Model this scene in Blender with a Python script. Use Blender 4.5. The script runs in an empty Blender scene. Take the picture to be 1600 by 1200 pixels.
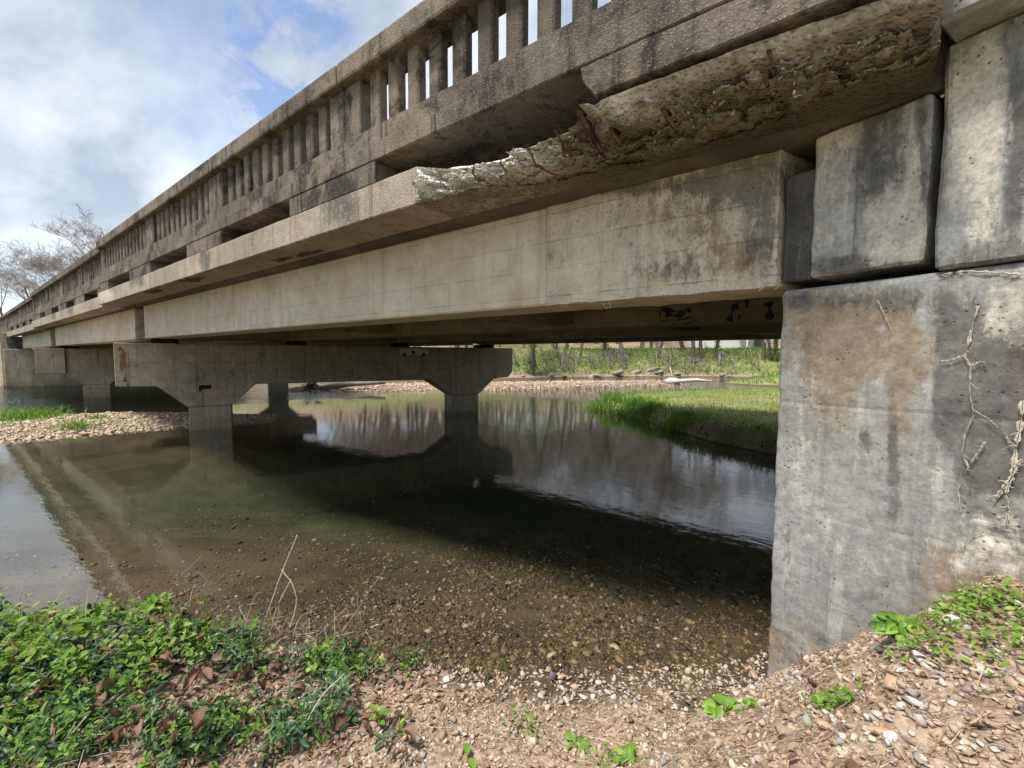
import bpy, bmesh, math, random
import numpy as np, time
from mathutils import Vector, Matrix, noise as mnoise

random.seed(7)
RNG = np.random.default_rng(11)
C = bpy.context.scene.collection
SC = bpy.context.scene

# ------------------------------------------------------------------ camera
CAM_H = 1.75
FPX = 690.0                                   # focal length in pixels of the 1600 px wide photograph
CF = np.array([-0.61222194, 0.78829235, -0.06147745])
CR = np.array([0.78967757, 0.61351571, 0.00279469])
CU = np.array([-0.03992042, 0.04683639, 0.99810456])
cam_d = bpy.data.cameras.new('camera')
cam = bpy.data.objects.new('camera', cam_d)
C.objects.link(cam)
cam.matrix_world = Matrix(((CR[0], CU[0], -CF[0], 0), (CR[1], CU[1], -CF[1], 0), (CR[2], CU[2], -CF[2], CAM_H), (0, 0, 0, 1)))
cam_d.sensor_width = 36.0
cam_d.lens = FPX / 1600 * 36
cam_d.clip_start = 0.03
cam_d.clip_end = 3000
SC.camera = cam

# ------------------------------------------------------------------ light
SUN_DIR = Vector((-0.12, -0.38, 0.92)).normalized()     # towards the sun
sun_el = math.asin(SUN_DIR.z)
sun_az = math.atan2(SUN_DIR.x, SUN_DIR.y)
world = bpy.data.worlds.new('World')
SC.world = world
world.use_nodes = True
wn = world.node_tree
wn.nodes.clear()


def N(nt, typ, **kw):
    n = nt.nodes.new(typ)
    for k, v in kw.items():
        if k == 'inp':
            for a, b in v.items():
                n.inputs[a].default_value = b
        else:
            setattr(n, k, v)
    return n


def build_world():
    L = wn.links.new
    out = N(wn, 'ShaderNodeOutputWorld')
    bg = N(wn, 'ShaderNodeBackground', inp={'Strength': 0.1})
    sky = N(wn, 'ShaderNodeTexSky', sky_type='NISHITA', sun_disc=False)
    sky.sun_elevation = sun_el
    sky.sun_rotation = sun_az
    sky.air_density = 1.0
    sky.dust_density = 0.6
    tc = N(wn, 'ShaderNodeTexCoord')
    sep = N(wn, 'ShaderNodeSeparateXYZ')
    L(tc.outputs['Generated'], sep.inputs[0])
    mz = N(wn, 'ShaderNodeMath', operation='MAXIMUM', inp={1: 0.0})
    L(sep.outputs[2], mz.inputs[0])
    az = N(wn, 'ShaderNodeMath', operation='ADD', inp={1: 0.22})
    L(mz.outputs[0], az.inputs[0])
    dx = N(wn, 'ShaderNodeMath', operation='DIVIDE')
    dy = N(wn, 'ShaderNodeMath', operation='DIVIDE')
    L(sep.outputs[0], dx.inputs[0]); L(az.outputs[0], dx.inputs[1])
    L(sep.outputs[1], dy.inputs[0]); L(az.outputs[0], dy.inputs[1])
    cmb = N(wn, 'ShaderNodeCombineXYZ')
    L(dx.outputs[0], cmb.inputs[0]); L(dy.outputs[0], cmb.inputs[1])
    # broad cloud cover, with gaps of blue
    n1 = N(wn, 'ShaderNodeTexNoise', inp={'Scale': 0.62, 'Detail': 9.0, 'Roughness': 0.55, 'Distortion': 0.35})
    mp = N(wn, 'ShaderNodeMapping', inp={'Location': (1.35, 4.1, 0.0), 'Rotation': (0, 0, 0.6)})
    L(cmb.outputs[0], mp.inputs[0]); L(mp.outputs[0], n1.inputs['Vector'])
    cov = N(wn, 'ShaderNodeMapRange', interpolation_type='SMOOTHSTEP', inp={'From Min': 0.335, 'From Max': 0.50})
    covm = N(wn, 'ShaderNodeMapRange', inp={'To Min': 0.12, 'To Max': 0.97})
    # the gap of blue seen above the rail
    nrm = N(wn, 'ShaderNodeVectorMath', operation='NORMALIZE')
    L(tc.outputs['Generated'], nrm.inputs[0])
    hole = None
    for gx, gy, rad in ((440, 120, 0.15), (490, 20, 0.12), (410, 60, 0.09)):
        gd = Vector(CF + CR * (gx - 800) / FPX + CU * (600 - gy) / FPX).normalized()
        dt = N(wn, 'ShaderNodeVectorMath', operation='DISTANCE')
        dt.inputs[1].default_value = gd
        L(nrm.outputs[0], dt.inputs[0])
        mr = N(wn, 'ShaderNodeMapRange', interpolation_type='SMOOTHSTEP', inp={'From Min': 0.0, 'From Max': rad, 'To Min': 0.21, 'To Max': 0.0})
        L(dt.outputs['Value'], mr.inputs[0])
        if hole is None:
            hole = mr.outputs[0]
        else:
            mxx = N(wn, 'ShaderNodeMath', operation='MAXIMUM')
            L(hole, mxx.inputs[0]); L(mr.outputs[0], mxx.inputs[1]); hole = mxx.outputs[0]
    n3 = N(wn, 'ShaderNodeTexNoise', inp={'Scale': 7.0, 'Detail': 6.0, 'Roughness': 0.6, 'Distortion': 0.4})
    L(cmb.outputs[0], n3.inputs['Vector'])
    hm = N(wn, 'ShaderNodeMapRange', interpolation_type='SMOOTHSTEP', inp={'From Min': 0.36, 'From Max': 0.60, 'To Min': 0.1, 'To Max': 1.0})
    L(n3.outputs[0], hm.inputs[0])
    hmul = N(wn, 'ShaderNodeMath', operation='MULTIPLY')
    L(hole, hmul.inputs[0]); L(hm.outputs[0], hmul.inputs[1])
    sub = N(wn, 'ShaderNodeMath', operation='SUBTRACT')
    L(n1.outputs[0], sub.inputs[0]); L(hmul.outputs[0], sub.inputs[1])
    L(sub.outputs[0], cov.inputs[0])
    L(cov.outputs[0], covm.inputs[0])
    n2 = N(wn, 'ShaderNodeTexNoise', inp={'Scale': 1.5, 'Detail': 9.0, 'Roughness': 0.56, 'Distortion': 0.2})
    mp2 = N(wn, 'ShaderNodeMapping', inp={'Location': (7.3, 1.2, 0.0), 'Scale': (1, 1.6, 1)})
    L(cmb.outputs[0], mp2.inputs[0]); L(mp2.outputs[0], n2.inputs['Vector'])
    ramp = N(wn, 'ShaderNodeValToRGB')
    ramp.color_ramp.elements[0].position = 0.39
    ramp.color_ramp.elements[0].color = (2.15, 2.6, 3.35, 1)
    ramp.color_ramp.elements[1].position = 0.63
    ramp.color_ramp.elements[1].color = (4.45, 4.7, 5.0, 1)
    L(n2.outputs[0], ramp.inputs[0])
    hz = N(wn, 'ShaderNodeMapRange', interpolation_type='SMOOTHSTEP', inp={'From Min': 0.0, 'From Max': 0.42, 'To Min': 0.42, 'To Max': 0.0})
    L(mz.outputs[0], hz.inputs[0])
    hzm = N(wn, 'ShaderNodeMix', data_type='RGBA')
    hzm.inputs[7].default_value = (4.9, 5.3, 5.85, 1)
    L(hz.outputs[0], hzm.inputs[0]); L(ramp.outputs[0], hzm.inputs[6])
    mix = N(wn, 'ShaderNodeMix', data_type='RGBA')
    L(covm.outputs[0], mix.inputs[0]); L(sky.outputs[0], mix.inputs[6]); L(hzm.outputs[2], mix.inputs[7])
    L(mix.outputs[2], bg.inputs[0]); L(bg.outputs[0], out.inputs[0])


build_world()
sun_d = bpy.data.lights.new('sun', 'SUN')
sun_d.energy = 2.7
sun_d.angle = math.radians(12)
sun_d.color = (1.0, 0.95, 0.87)
sun = bpy.data.objects.new('sun', sun_d)
C.objects.link(sun)
sun.rotation_euler = SUN_DIR.to_track_quat('Z', 'Y').to_euler()
SC.view_settings.view_transform = 'Standard'
SC.view_settings.look = 'None'
SC.view_settings.gamma = 1
SC.view_settings.use_curve_mapping = False
SC.view_settings.exposure = 1.1
SC.render.engine = 'CYCLES'
cy = SC.cycles
cy.use_denoising = True
cy.use_adaptive_sampling = True
cy.adaptive_threshold = 0.012
cy.max_bounces = 8
cy.diffuse_bounces = 4
cy.glossy_bounces = 4
cy.transparent_max_bounces = 12
cy.caustics_reflective = False
cy.caustics_refractive = False


# ------------------------------------------------------------------ geometry frames
def ray(x, y):
    """direction through a point of the survey photograph (1600 x 1200)"""
    return CF + CR * (x - 800) / FPX + CU * (600 - y) / FPX


EYE = np.array([0.0, 0.0, CAM_H])


def on_z(x, y, z):
    d = ray(x, y)
    return EYE + d * (z - CAM_H) / d[2]


def on_y(x, y, Y):
    d = ray(x, y)
    return EYE + d * Y / d[1]


PV = np.array([0.3674, 0.9300, 0.0])        # along piers and abutment faces (skewed bridge)
EV = np.array([0.9300, -0.3674, 0.0])       # across them
ZV = np.array([0.0, 0.0, 1.0])
AB = np.array([-0.315, 2.65, 0.0])          # near abutment corner
P1 = np.array([-11.47, 3.241, 0.0])         # pier columns' corners at the water
P2 = np.array([-23.37, 3.241, 0.0])
FA = np.array([-34.9, 2.65, 0.0])           # far abutment face at Y=2.65
TAN = PV[0] / PV[1]


def on_wall(x, y, off=0.0):
    p0 = AB + PV * off
    d = ray(x, y)
    return EYE + d * ((p0 - EYE) @ PV) / (d @ PV)


def on_pier(x, y):
    d = ray(x, y)
    return EYE + d * ((P1 - EYE) @ EV) / (d @ EV)


# ------------------------------------------------------------------ object helpers
def mesh_from(name, verts, faces, mats=(), smooth=False, midx=None):
    me = bpy.data.meshes.new(name)
    verts = np.asarray(verts, dtype=np.float32)
    if isinstance(faces, np.ndarray):
        nf, k = faces.shape
        me.vertices.add(len(verts))
        me.vertices.foreach_set('co', verts.ravel())
        me.loops.add(nf * k)
        me.loops.foreach_set('vertex_index', faces.astype(np.int32).ravel())
        me.polygons.add(nf)
        me.polygons.foreach_set('loop_start', np.arange(0, nf * k, k, dtype=np.int32))
        me.update(calc_edges=True)
    else:
        me.from_pydata([tuple(map(float, v)) for v in verts], [], [tuple(f) for f in faces])
    for m in mats:
        me.materials.append(m)
    if midx is not None:
        me.polygons.foreach_set('material_index', np.asarray(midx, dtype=np.int32))
    if smooth:
        me.polygons.foreach_set('use_smooth', np.ones(len(me.polygons), dtype=bool))
    me.update()
    return me


def link(name, me, parent=None, loc=None):
    o = bpy.data.objects.new(name, me)
    C.objects.link(o)
    if loc is not None:
        o.location = loc
    if parent is not None:
        o.parent = parent
        if loc is None:
            pl = parent_world(parent)
            o.location = -pl          # part meshes are written in world coordinates
    return o


def parent_world(p):
    v = Vector((0, 0, 0))
    while p is not None:
        v = v + p.location
        p = p.parent
    return v


def tag(o, label=None, cat=None, group=None, kind=None):
    if label: o['label'] = label
    if cat: o['category'] = cat
    if group: o['group'] = group
    if kind: o['kind'] = kind
    return o


def empty(name, loc, label, cat, group=None):
    o = bpy.data.objects.new(name, None)
    C.objects.link(o)
    o.location = loc
    o.empty_display_size = 0.2
    return tag(o, label, cat, group)


def bevel_mesh(verts, faces, w, seg=1):
    bm = bmesh.new()
    vs = [bm.verts.new(tuple(map(float, v))) for v in verts]
    for f in faces:
        bm.faces.new([vs[i] for i in f])
    bmesh.ops.recalc_face_normals(bm, faces=bm.faces)
    if w > 0:
        bmesh.ops.bevel(bm, geom=list(bm.edges), offset=w, segments=seg, profile=0.6, affect='EDGES')
    return bm


def bm_obj(name, bm, mat, parent=None):
    me = bpy.data.meshes.new(name)
    bm.to_mesh(me)
    bm.free()
    me.materials.append(mat)
    return link(name, me, parent)


HEX = [(0, 3, 2, 1), (4, 5, 6, 7), (0, 1, 5, 4), (1, 2, 6, 5), (2, 3, 7, 6), (3, 0, 4, 7)]


def skbox(y0, y1, z0, z1, xj0, xj1, ends=(True, True)):
    """a bar along the bridge; its ends follow the skew, positions given at Y=2.65"""
    def X(xj, y, sk):
        return xj + (TAN * (y - 2.65) if sk else 0)
    v = []
    for z in (z0, z1):
        v += [(X(xj0, y0, ends[0]), y0, z), (X(xj1, y0, ends[1]), y0, z), (X(xj1, y1, ends[1]), y1, z), (X(xj0, y1, ends[0]), y1, z)]
    return v, HEX


def frame_box(o, e0, e1, p0, p1, z0, z1):
    v = []
    for z in (z0, z1):
        for e, p in ((e0, p0), (e1, p0), (e1, p1), (e0, p1)):
            v.append(o + EV * e + PV * p + ZV * z)
    return v, HEX


def box(name, vf, mat, parent=None, bevel=0.012, seg=1):
    return bm_obj(name, bevel_mesh(vf[0], vf[1], bevel, seg), mat, parent)


def project(V):
    d = np.asarray(V, float) - EYE
    w = d @ CF
    return 800 + FPX * (d @ CR) / w, 600 - FPX * (d @ CU) / w


def add_masks(me, spec):
    """stains, on the girder end also painted shade, with a place of their own: spots (survey x, y, radius x, radius y, strength, kind) stored on the surface"""
    n = len(me.vertices)
    co = np.empty(n * 3, dtype=np.float32)
    me.vertices.foreach_get('co', co)
    px, py = project(co.reshape(-1, 3))
    for kind in ('soot', 'tan', 'lime'):
        a = np.zeros(n)
        for x, y, rx, ry, amp, k in spec:
            if k == kind:
                a = a + amp * 1.35 * np.exp(-(np.abs((px - x) / rx) ** 3 + np.abs((py - y) / ry) ** 3))
        at = me.attributes.new(kind, 'FLOAT', 'POINT')
        at.data.foreach_set('value', np.clip(a, 0, 1).astype(np.float32))


def roughen(bm, cut, amp, scale, seed=0.0):
    """cut a block finer and knock it about so that its faces and edges are worn"""
    bmesh.ops.triangulate(bm, faces=[f for f in bm.faces if len(f.verts) > 4])
    for _ in range(12):
        es = [e for e in bm.edges if e.calc_length() > cut]
        if not es or len(bm.verts) > 60000:
            break
        bmesh.ops.subdivide_edges(bm, edges=es, cuts=1, use_grid_fill=True)
    for v in bm.verts:
        n = mnoise.noise_vector(v.co * scale + Vector((seed, 0, 0))) * amp
        n += mnoise.noise_vector(v.co * scale * 3.1 + Vector((seed, 5, 0))) * amp * 0.4
        v.co += n


def tube(pts, rads, sides=6, cap=True):
    """verts, faces of a tube through pts"""
    pts = [Vector(map(float, p)) for p in pts]
    V, F = [], []
    n = len(pts)
    for i, p in enumerate(pts):
        t = (pts[min(i + 1, n - 1)] - pts[max(i - 1, 0)])
        t = t.normalized() if t.length > 1e-9 else Vector((0, 0, 1))
        a = Vector((0, 0, 1)) if abs(t.z) < 0.9 else Vector((1, 0, 0))
        u = t.cross(a).normalized()
        w = t.cross(u)
        for k in range(sides):
            an = 2 * math.pi * k / sides
            V.append(p + (u * math.cos(an) + w * math.sin(an)) * rads[i])
    for i in range(n - 1):
        for k in range(sides):
            k2 = (k + 1) % sides
            F.append((i * sides + k, i * sides + k2, (i + 1) * sides + k2, (i + 1) * sides + k))
    if cap:
        F.append(tuple(range(sides))[::-1])
        F.append(tuple((n - 1) * sides + k for k in range(sides)))
    return V, F


class MB:
    def __init__(s):
        s.v, s.f = [], []

    def add(s, vf):
        b = len(s.v)
        s.v += [tuple(map(float, q)) for q in vf[0]]
        s.f += [tuple(i + b for i in f) for f in vf[1]]
        return s

    def build(s, name, mat, parent=None, smooth=False):
        return link(name, mesh_from(name, s.v, s.f, (mat,), smooth), parent)


def hull_stone(seed, flat=0.7, n=13):
    r = random.Random(seed)
    bm = bmesh.new()
    for _ in range(n):
        v = Vector((r.gauss(0, 1), r.gauss(0, 1), r.gauss(0, 1))).normalized()
        v = Vector((v.x * r.uniform(.75, 1.15), v.y * r.uniform(.6, .95), v.z * flat * r.uniform(.7, 1.1)))
        bm.verts.new(v)
    res = bmesh.ops.convex_hull(bm, input=bm.verts)
    loose = [v for v in bm.verts if not v.link_faces]
    bmesh.ops.delete(bm, geom=loose, context='VERTS')
    bmesh.ops.triangulate(bm, faces=bm.faces)
    bmesh.ops.recalc_face_normals(bm, faces=bm.faces)
    bm.verts.index_update()
    V = np.array([v.co[:] for v in bm.verts]); F = np.array([[v.index for v in f.verts] for f in bm.faces])
    bm.free()
    return V, F


HULLS = [hull_stone(s, fl) for s, fl in ((1, .7), (2, .5), (3, .8), (4, .55), (5, .6), (6, .75), (7, .5), (8, .65))]


def rot_mats(n, rng, tilt=0.5, full=False):
    yaw = rng.uniform(0, 2 * np.pi, n)
    tx = rng.normal(0, tilt, n); ty = rng.normal(0, tilt, n)
    if full:
        tx = rng.uniform(0, 2 * np.pi, n)
    cz, sz, cx, sx, cy_, sy = np.cos(yaw), np.sin(yaw), np.cos(tx), np.sin(tx), np.cos(ty), np.sin(ty)
    Z = np.zeros((n, 3, 3)); Xm = np.zeros((n, 3, 3)); Ym = np.zeros((n, 3, 3))
    Z[:, 0, 0] = cz; Z[:, 0, 1] = -sz; Z[:, 1, 0] = sz; Z[:, 1, 1] = cz; Z[:, 2, 2] = 1
    Xm[:, 0, 0] = 1; Xm[:, 1, 1] = cx; Xm[:, 1, 2] = -sx; Xm[:, 2, 1] = sx; Xm[:, 2, 2] = cx
    Ym[:, 1, 1] = 1; Ym[:, 0, 0] = cy_; Ym[:, 0, 2] = sy; Ym[:, 2, 0] = -sy; Ym[:, 2, 2] = cy_
    return Z @ Xm @ Ym


def batch(proto, R, S, T):
    """many transformed copies of (V, F)"""
    V, F = proto
    n = len(T)
    S = np.asarray(S, float)
    if S.ndim == 1:
        S = np.repeat(S[:, None], 3, 1)
    W = np.einsum('nij,nvj->nvi', R, V[None] * S[:, None, :]) + T[:, None, :]
    FF = F[None] + (np.arange(n) * len(V))[:, None, None]
    return W.reshape(-1, 3), FF.reshape(-1, F.shape[1])


def merge(parts):
    Vs, Fs, b = [], [], 0
    for V, F in parts:
        Vs.append(V); Fs.append(F + b); b += len(V)
    return np.concatenate(Vs), np.concatenate(Fs)



# numpy value noise ------------------------------------------------
def _h(ix, iy, s):
    n = (ix.astype(np.int64) * 374761393 + iy.astype(np.int64) * 668265263 + s * 982451653) & 0x7fffffff
    n = (n ^ (n >> 13)) * 1274126177 & 0x7fffffff
    return ((n ^ (n >> 16)) & 0xffff) / 65535.0


def vnoise(x, y, s=0):
    x0, y0 = np.floor(x), np.floor(y)
    fx, fy = x - x0, y - y0
    fx = fx * fx * (3 - 2 * fx); fy = fy * fy * (3 - 2 * fy)
    a, b, c, d = _h(x0, y0, s), _h(x0 + 1, y0, s), _h(x0, y0 + 1, s), _h(x0 + 1, y0 + 1, s)
    return (a + (b - a) * fx) * (1 - fy) + (c + (d - c) * fx) * fy - 0.5


def fbm(x, y, s=0, o=4):
    r = 0; a = 1.0
    for i in range(o):
        r = r + a * vnoise(x, y, s + i * 17); x = x * 2.03 + 3.1; y = y * 2.03 + 1.7; a *= 0.5
    return r


def sdist(px, py, poly):
    """signed distance to a polygon, positive inside"""
    poly = np.array(poly, float)
    x, y = np.asarray(px, float), np.asarray(py, float)
    d = np.full(x.shape, 1e18); ins = np.zeros(x.shape, bool)
    n = len(poly)
    for i in range(n):
        ax, ay = poly[i]; bx, by = poly[(i + 1) % n]
        ex, ey = bx - ax, by - ay
        wx, wy = x - ax, y - ay
        t = np.clip((wx * ex + wy * ey) / (ex * ex + ey * ey), 0, 1)
        d = np.minimum(d, (wx - ex * t) ** 2 + (wy - ey * t) ** 2)
        c = ((ay > y) != (by > y)) & (x < (bx - ax) * (y - ay) / (by - ay + 1e-12) + ax)
        ins ^= c
    d = np.sqrt(d)
    return np.where(ins, d, -d)


NEAR_BANK = [(-0.33, 2.72), (-0.7, 2.42), (-1.11, 2.02), (-1.45, 1.76), (-1.72, 1.66), (-2.1, 1.46), (-2.54, 1.24), (-3.1, 0.82), (-3.7, 0.40),
             (-4.5, -0.1), (-8, -2.0), (-20, -6), (-60, -16), (-60, -160), (160, -160), (160, 12), (20, 12), (2.7, 9.8), (0.6, 4.9)]
ISLAND = [(-6.9, 13.3), (-5.9, 12.6), (-5.0, 12.1), (-3.9, 11.0), (-3.1, 10.3), (-2.4, 9.55), (-1.2, 9.1), (2.7, 8.2), (20, 8), (20, 24), (6, 25), (0, 24.5), (-3.6, 22.5), (-5.6, 19.5), (-6.9, 16)]
TONGUE = [(-7.6, 33.2), (-5.8, 31.6), (-2, 31.5), (20, 31), (40, 31), (40, 37), (4, 38), (-5, 36.5)]
BAR_L = [(-13.7, -6), (-13.75, -1), (-13.6, 0.7), (-13.5, 2.6), (-13.1, 3.9), (-12.6, 5.2), (-13.6, 5.9), (-15.5, 4.9), (-17.3, 3.6), (-18.6, 1.4), (-19.2, -3), (-25, -12), (-17, -14)]
BAR_R = [(-22.3, 9.9), (-20.9, 11.3), (-17.6, 15), (-14.7, 18.9), (-12.4, 23.5), (-9.9, 28.0), (-8.7, 30.3), (-10.6, 30.6), (-14.8, 27.0), (-19.3, 20.5), (-23.3, 15.0), (-24.4, 11.5)]
FAR_BANK = [(-37, -160), (-60, -9), (-44, -3), (-37.5, 1.0), (-36.6, 4.0), (-33.6, 11.4), (-31.8, 14), (-27, 20.5), (-22.8, 27.4), (-19.2, 33.2), (-15.5, 38.6), (-10.4, 42.6), (-5, 44.6), (8, 46), (40, 45), (200, 42), (200, 300), (-300, 300), (-300, -160)]


def smooth01(t):
    t = np.clip(t, 0, 1)
    return t * t * (3 - 2 * t)


def terrain(x, y):
    x = np.asarray(x, float); y = np.asarray(y, float)
    w = fbm(x * 0.9, y * 0.9, 3, 3)
    wf = fbm(x * 5, y * 5, 9, 3)
    # river bed
    dn = sdist(x, y, NEAR_BANK)
    dn2 = dn + 0.10 * w * np.clip(np.abs(dn) + .15, 0, 1)
    z = np.where(dn2 < 0, np.maximum(dn2 * 0.17, -0.62 + 0.06 * dn2), 0)
    z = np.maximum(z, -1.15) + 0.05 * w
    # near bank
    te = (x - AB[0]) * EV[0] + (y - AB[1]) * EV[1]
    q = np.maximum(-((x - AB[0]) * PV[0] + (y - AB[1]) * PV[1]), 0)
    rampz = 1.05 * np.clip(te, 0, 0.80) + 0.10 * np.clip(te - 0.80, 0, 2)
    rampz = rampz * np.exp(-(q / 1.55) ** 2)
    land = 0.13 * np.clip(dn2, 0, 1.2) + 0.05 * np.clip(dn2 - 1.2, 0, 30) + rampz * smooth01(dn / 0.12)
    land = land + 0.035 * wf * smooth01(dn2 / .3) + 0.05 * w * smooth01(dn2 / .5)
    z = np.where(dn2 > 0, np.maximum(land, 0.0), z)
    # island with a small cut bank
    di = sdist(x, y, ISLAND) + 0.30 * fbm(x * 0.7, y * 0.7, 21, 3)
    zi = np.where(di > 0, 0.05 + 0.30 * smooth01(di / 0.35) + 0.04 * np.clip(di - .35, 0, 3.0) + 0.05 * w, -0.05 + di * 0.55)
    z = np.maximum(z, zi)
    dt = sdist(x, y, TONGUE) + 0.3 * w
    z = np.maximum(z, np.where(dt > 0, 0.75 * smooth01(dt / 3.0), dt * 0.3))
    for poly, h, sd in ((BAR_L, 0.10, 5), (BAR_R, 0.15, 6)):
        db = sdist(x, y, poly) + 0.35 * fbm(x * 0.5, y * 0.5, sd, 3)
        z = np.maximum(z, np.where(db > 0, h * smooth01(db / 1.2) + 0.03 * wf, db * 0.13))
    df = sdist(x, y, FAR_BANK) + 0.8 * fbm(x * 0.25, y * 0.25, 31, 3)
    rise = 0.12 * smooth01(df / .4) + 0.36 * np.clip(df, 0, 6.6) + 0.02 * np.clip(df - 6.6, 0, 60)
    hill = 0.16 * np.clip(df - 13, 0, 70) * smooth01((-13.5 - x) / 12.0)
    hill = hill * smooth01((y - 12) / 16)
    zf = np.where(df > 0, rise + hill + 0.25 * fbm(x * .35, y * .35, 41, 3) * smooth01(df / 3), df * 0.3)
    z = np.maximum(z, zf)
    # the hole the abutments stand in stays out of sight: keep ground under their walls
    return z


# ------------------------------------------------------------------ material helpers
class NT:
    def __init__(s, name):
        s.m = bpy.data.materials.new(name)
        s.m.use_nodes = True
        s.t = s.m.node_tree
        s.t.nodes.clear()
        s.out = s.n('ShaderNodeOutputMaterial')

    def n(s, typ, **kw):
        return N(s.t, typ, **kw)

    def l(s, a, b):
        s.t.links.new(a, b)

    def pos(s, scale=(1, 1, 1), rot=(0, 0, 0), loc=(0, 0, 0)):
        g = s.n('ShaderNodeNewGeometry')
        m = s.n('ShaderNodeMapping', inp={'Scale': scale, 'Rotation': rot, 'Location': loc})
        s.l(g.outputs['Position'], m.inputs[0])
        return m.outputs[0]

    def noise(s, vec, scale, detail=4.0, rough=0.55, dist=0.0):
        n = s.n('ShaderNodeTexNoise', inp={'Scale': scale, 'Detail': detail, 'Roughness': rough, 'Distortion': dist})
        s.l(vec, n.inputs['Vector'])
        return n.outputs[0]

    def rng(s, v, a, b, c=0.0, d=1.0):
        n = s.n('ShaderNodeMapRange', interpolation_type='SMOOTHSTEP', inp={'From Min': a, 'From Max': b, 'To Min': c, 'To Max': d})
        s.l(v, n.inputs[0])
        return n.outputs[0]

    def mix(s, f, a, b, mode='MIX'):
        n = s.n('ShaderNodeMix', data_type='RGBA', blend_type=mode)
        for sock, v in ((n.inputs[0], f), (n.inputs[6], a), (n.inputs[7], b)):
            if hasattr(v, 'links'):
                s.l(v, sock)
            else:
                sock.default_value = v if not isinstance(v, tuple) or len(v) == 4 else (*v, 1)
        return n.outputs[2]

    def math(s, op, a, b=0.0):
        n = s.n('ShaderNodeMath', operation=op)
        for sock, v in ((n.inputs[0], a), (n.inputs[1], b)):
            if hasattr(v, 'links'):
                s.l(v, sock)
            else:
                sock.default_value = v
        return n.outputs[0]

    def ramp(s, v, stops):
        r = s.n('ShaderNodeValToRGB')
        el = r.color_ramp.elements
        while len(el) < len(stops):
            el.new(0.5)
        for e, (p, c) in zip(el, stops):
            e.position = p
            e.color = (*c, 1)
        s.l(v, r.inputs[0])
        return r.outputs[0]

    def bsdf(s, col, rough=0.85, bump=None, strength=0.5, dist=0.02, spec=0.3, trans=None):
        b = s.n('ShaderNodeBsdfPrincipled', inp={'Roughness': rough, 'Specular IOR Level': spec})
        if hasattr(col, 'links'):
            s.l(col, b.inputs['Base Color'])
        else:
            b.inputs['Base Color'].default_value = (*col, 1)
        if bump is not None:
            bp = s.n('ShaderNodeBump', inp={'Strength': strength, 'Distance': dist})
            s.l(bump, bp.inputs['Height'])
            s.l(bp.outputs[0], b.inputs['Normal'])
        if trans is not None:
            tl = s.n('ShaderNodeBsdfTranslucent')
            if hasattr(col, 'links'):
                s.l(col, tl.inputs[0])
            else:
                tl.inputs[0].default_value = (*col, 1)
            mx = s.n('ShaderNodeMixShader', inp={0: trans})
            s.l(b.outputs[0], mx.inputs[1]); s.l(tl.outputs[0], mx.inputs[2])
            s.l(mx.outputs[0], s.out.inputs[0])
        else:
            s.l(b.outputs[0], s.out.inputs[0])
        return s.m


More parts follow.
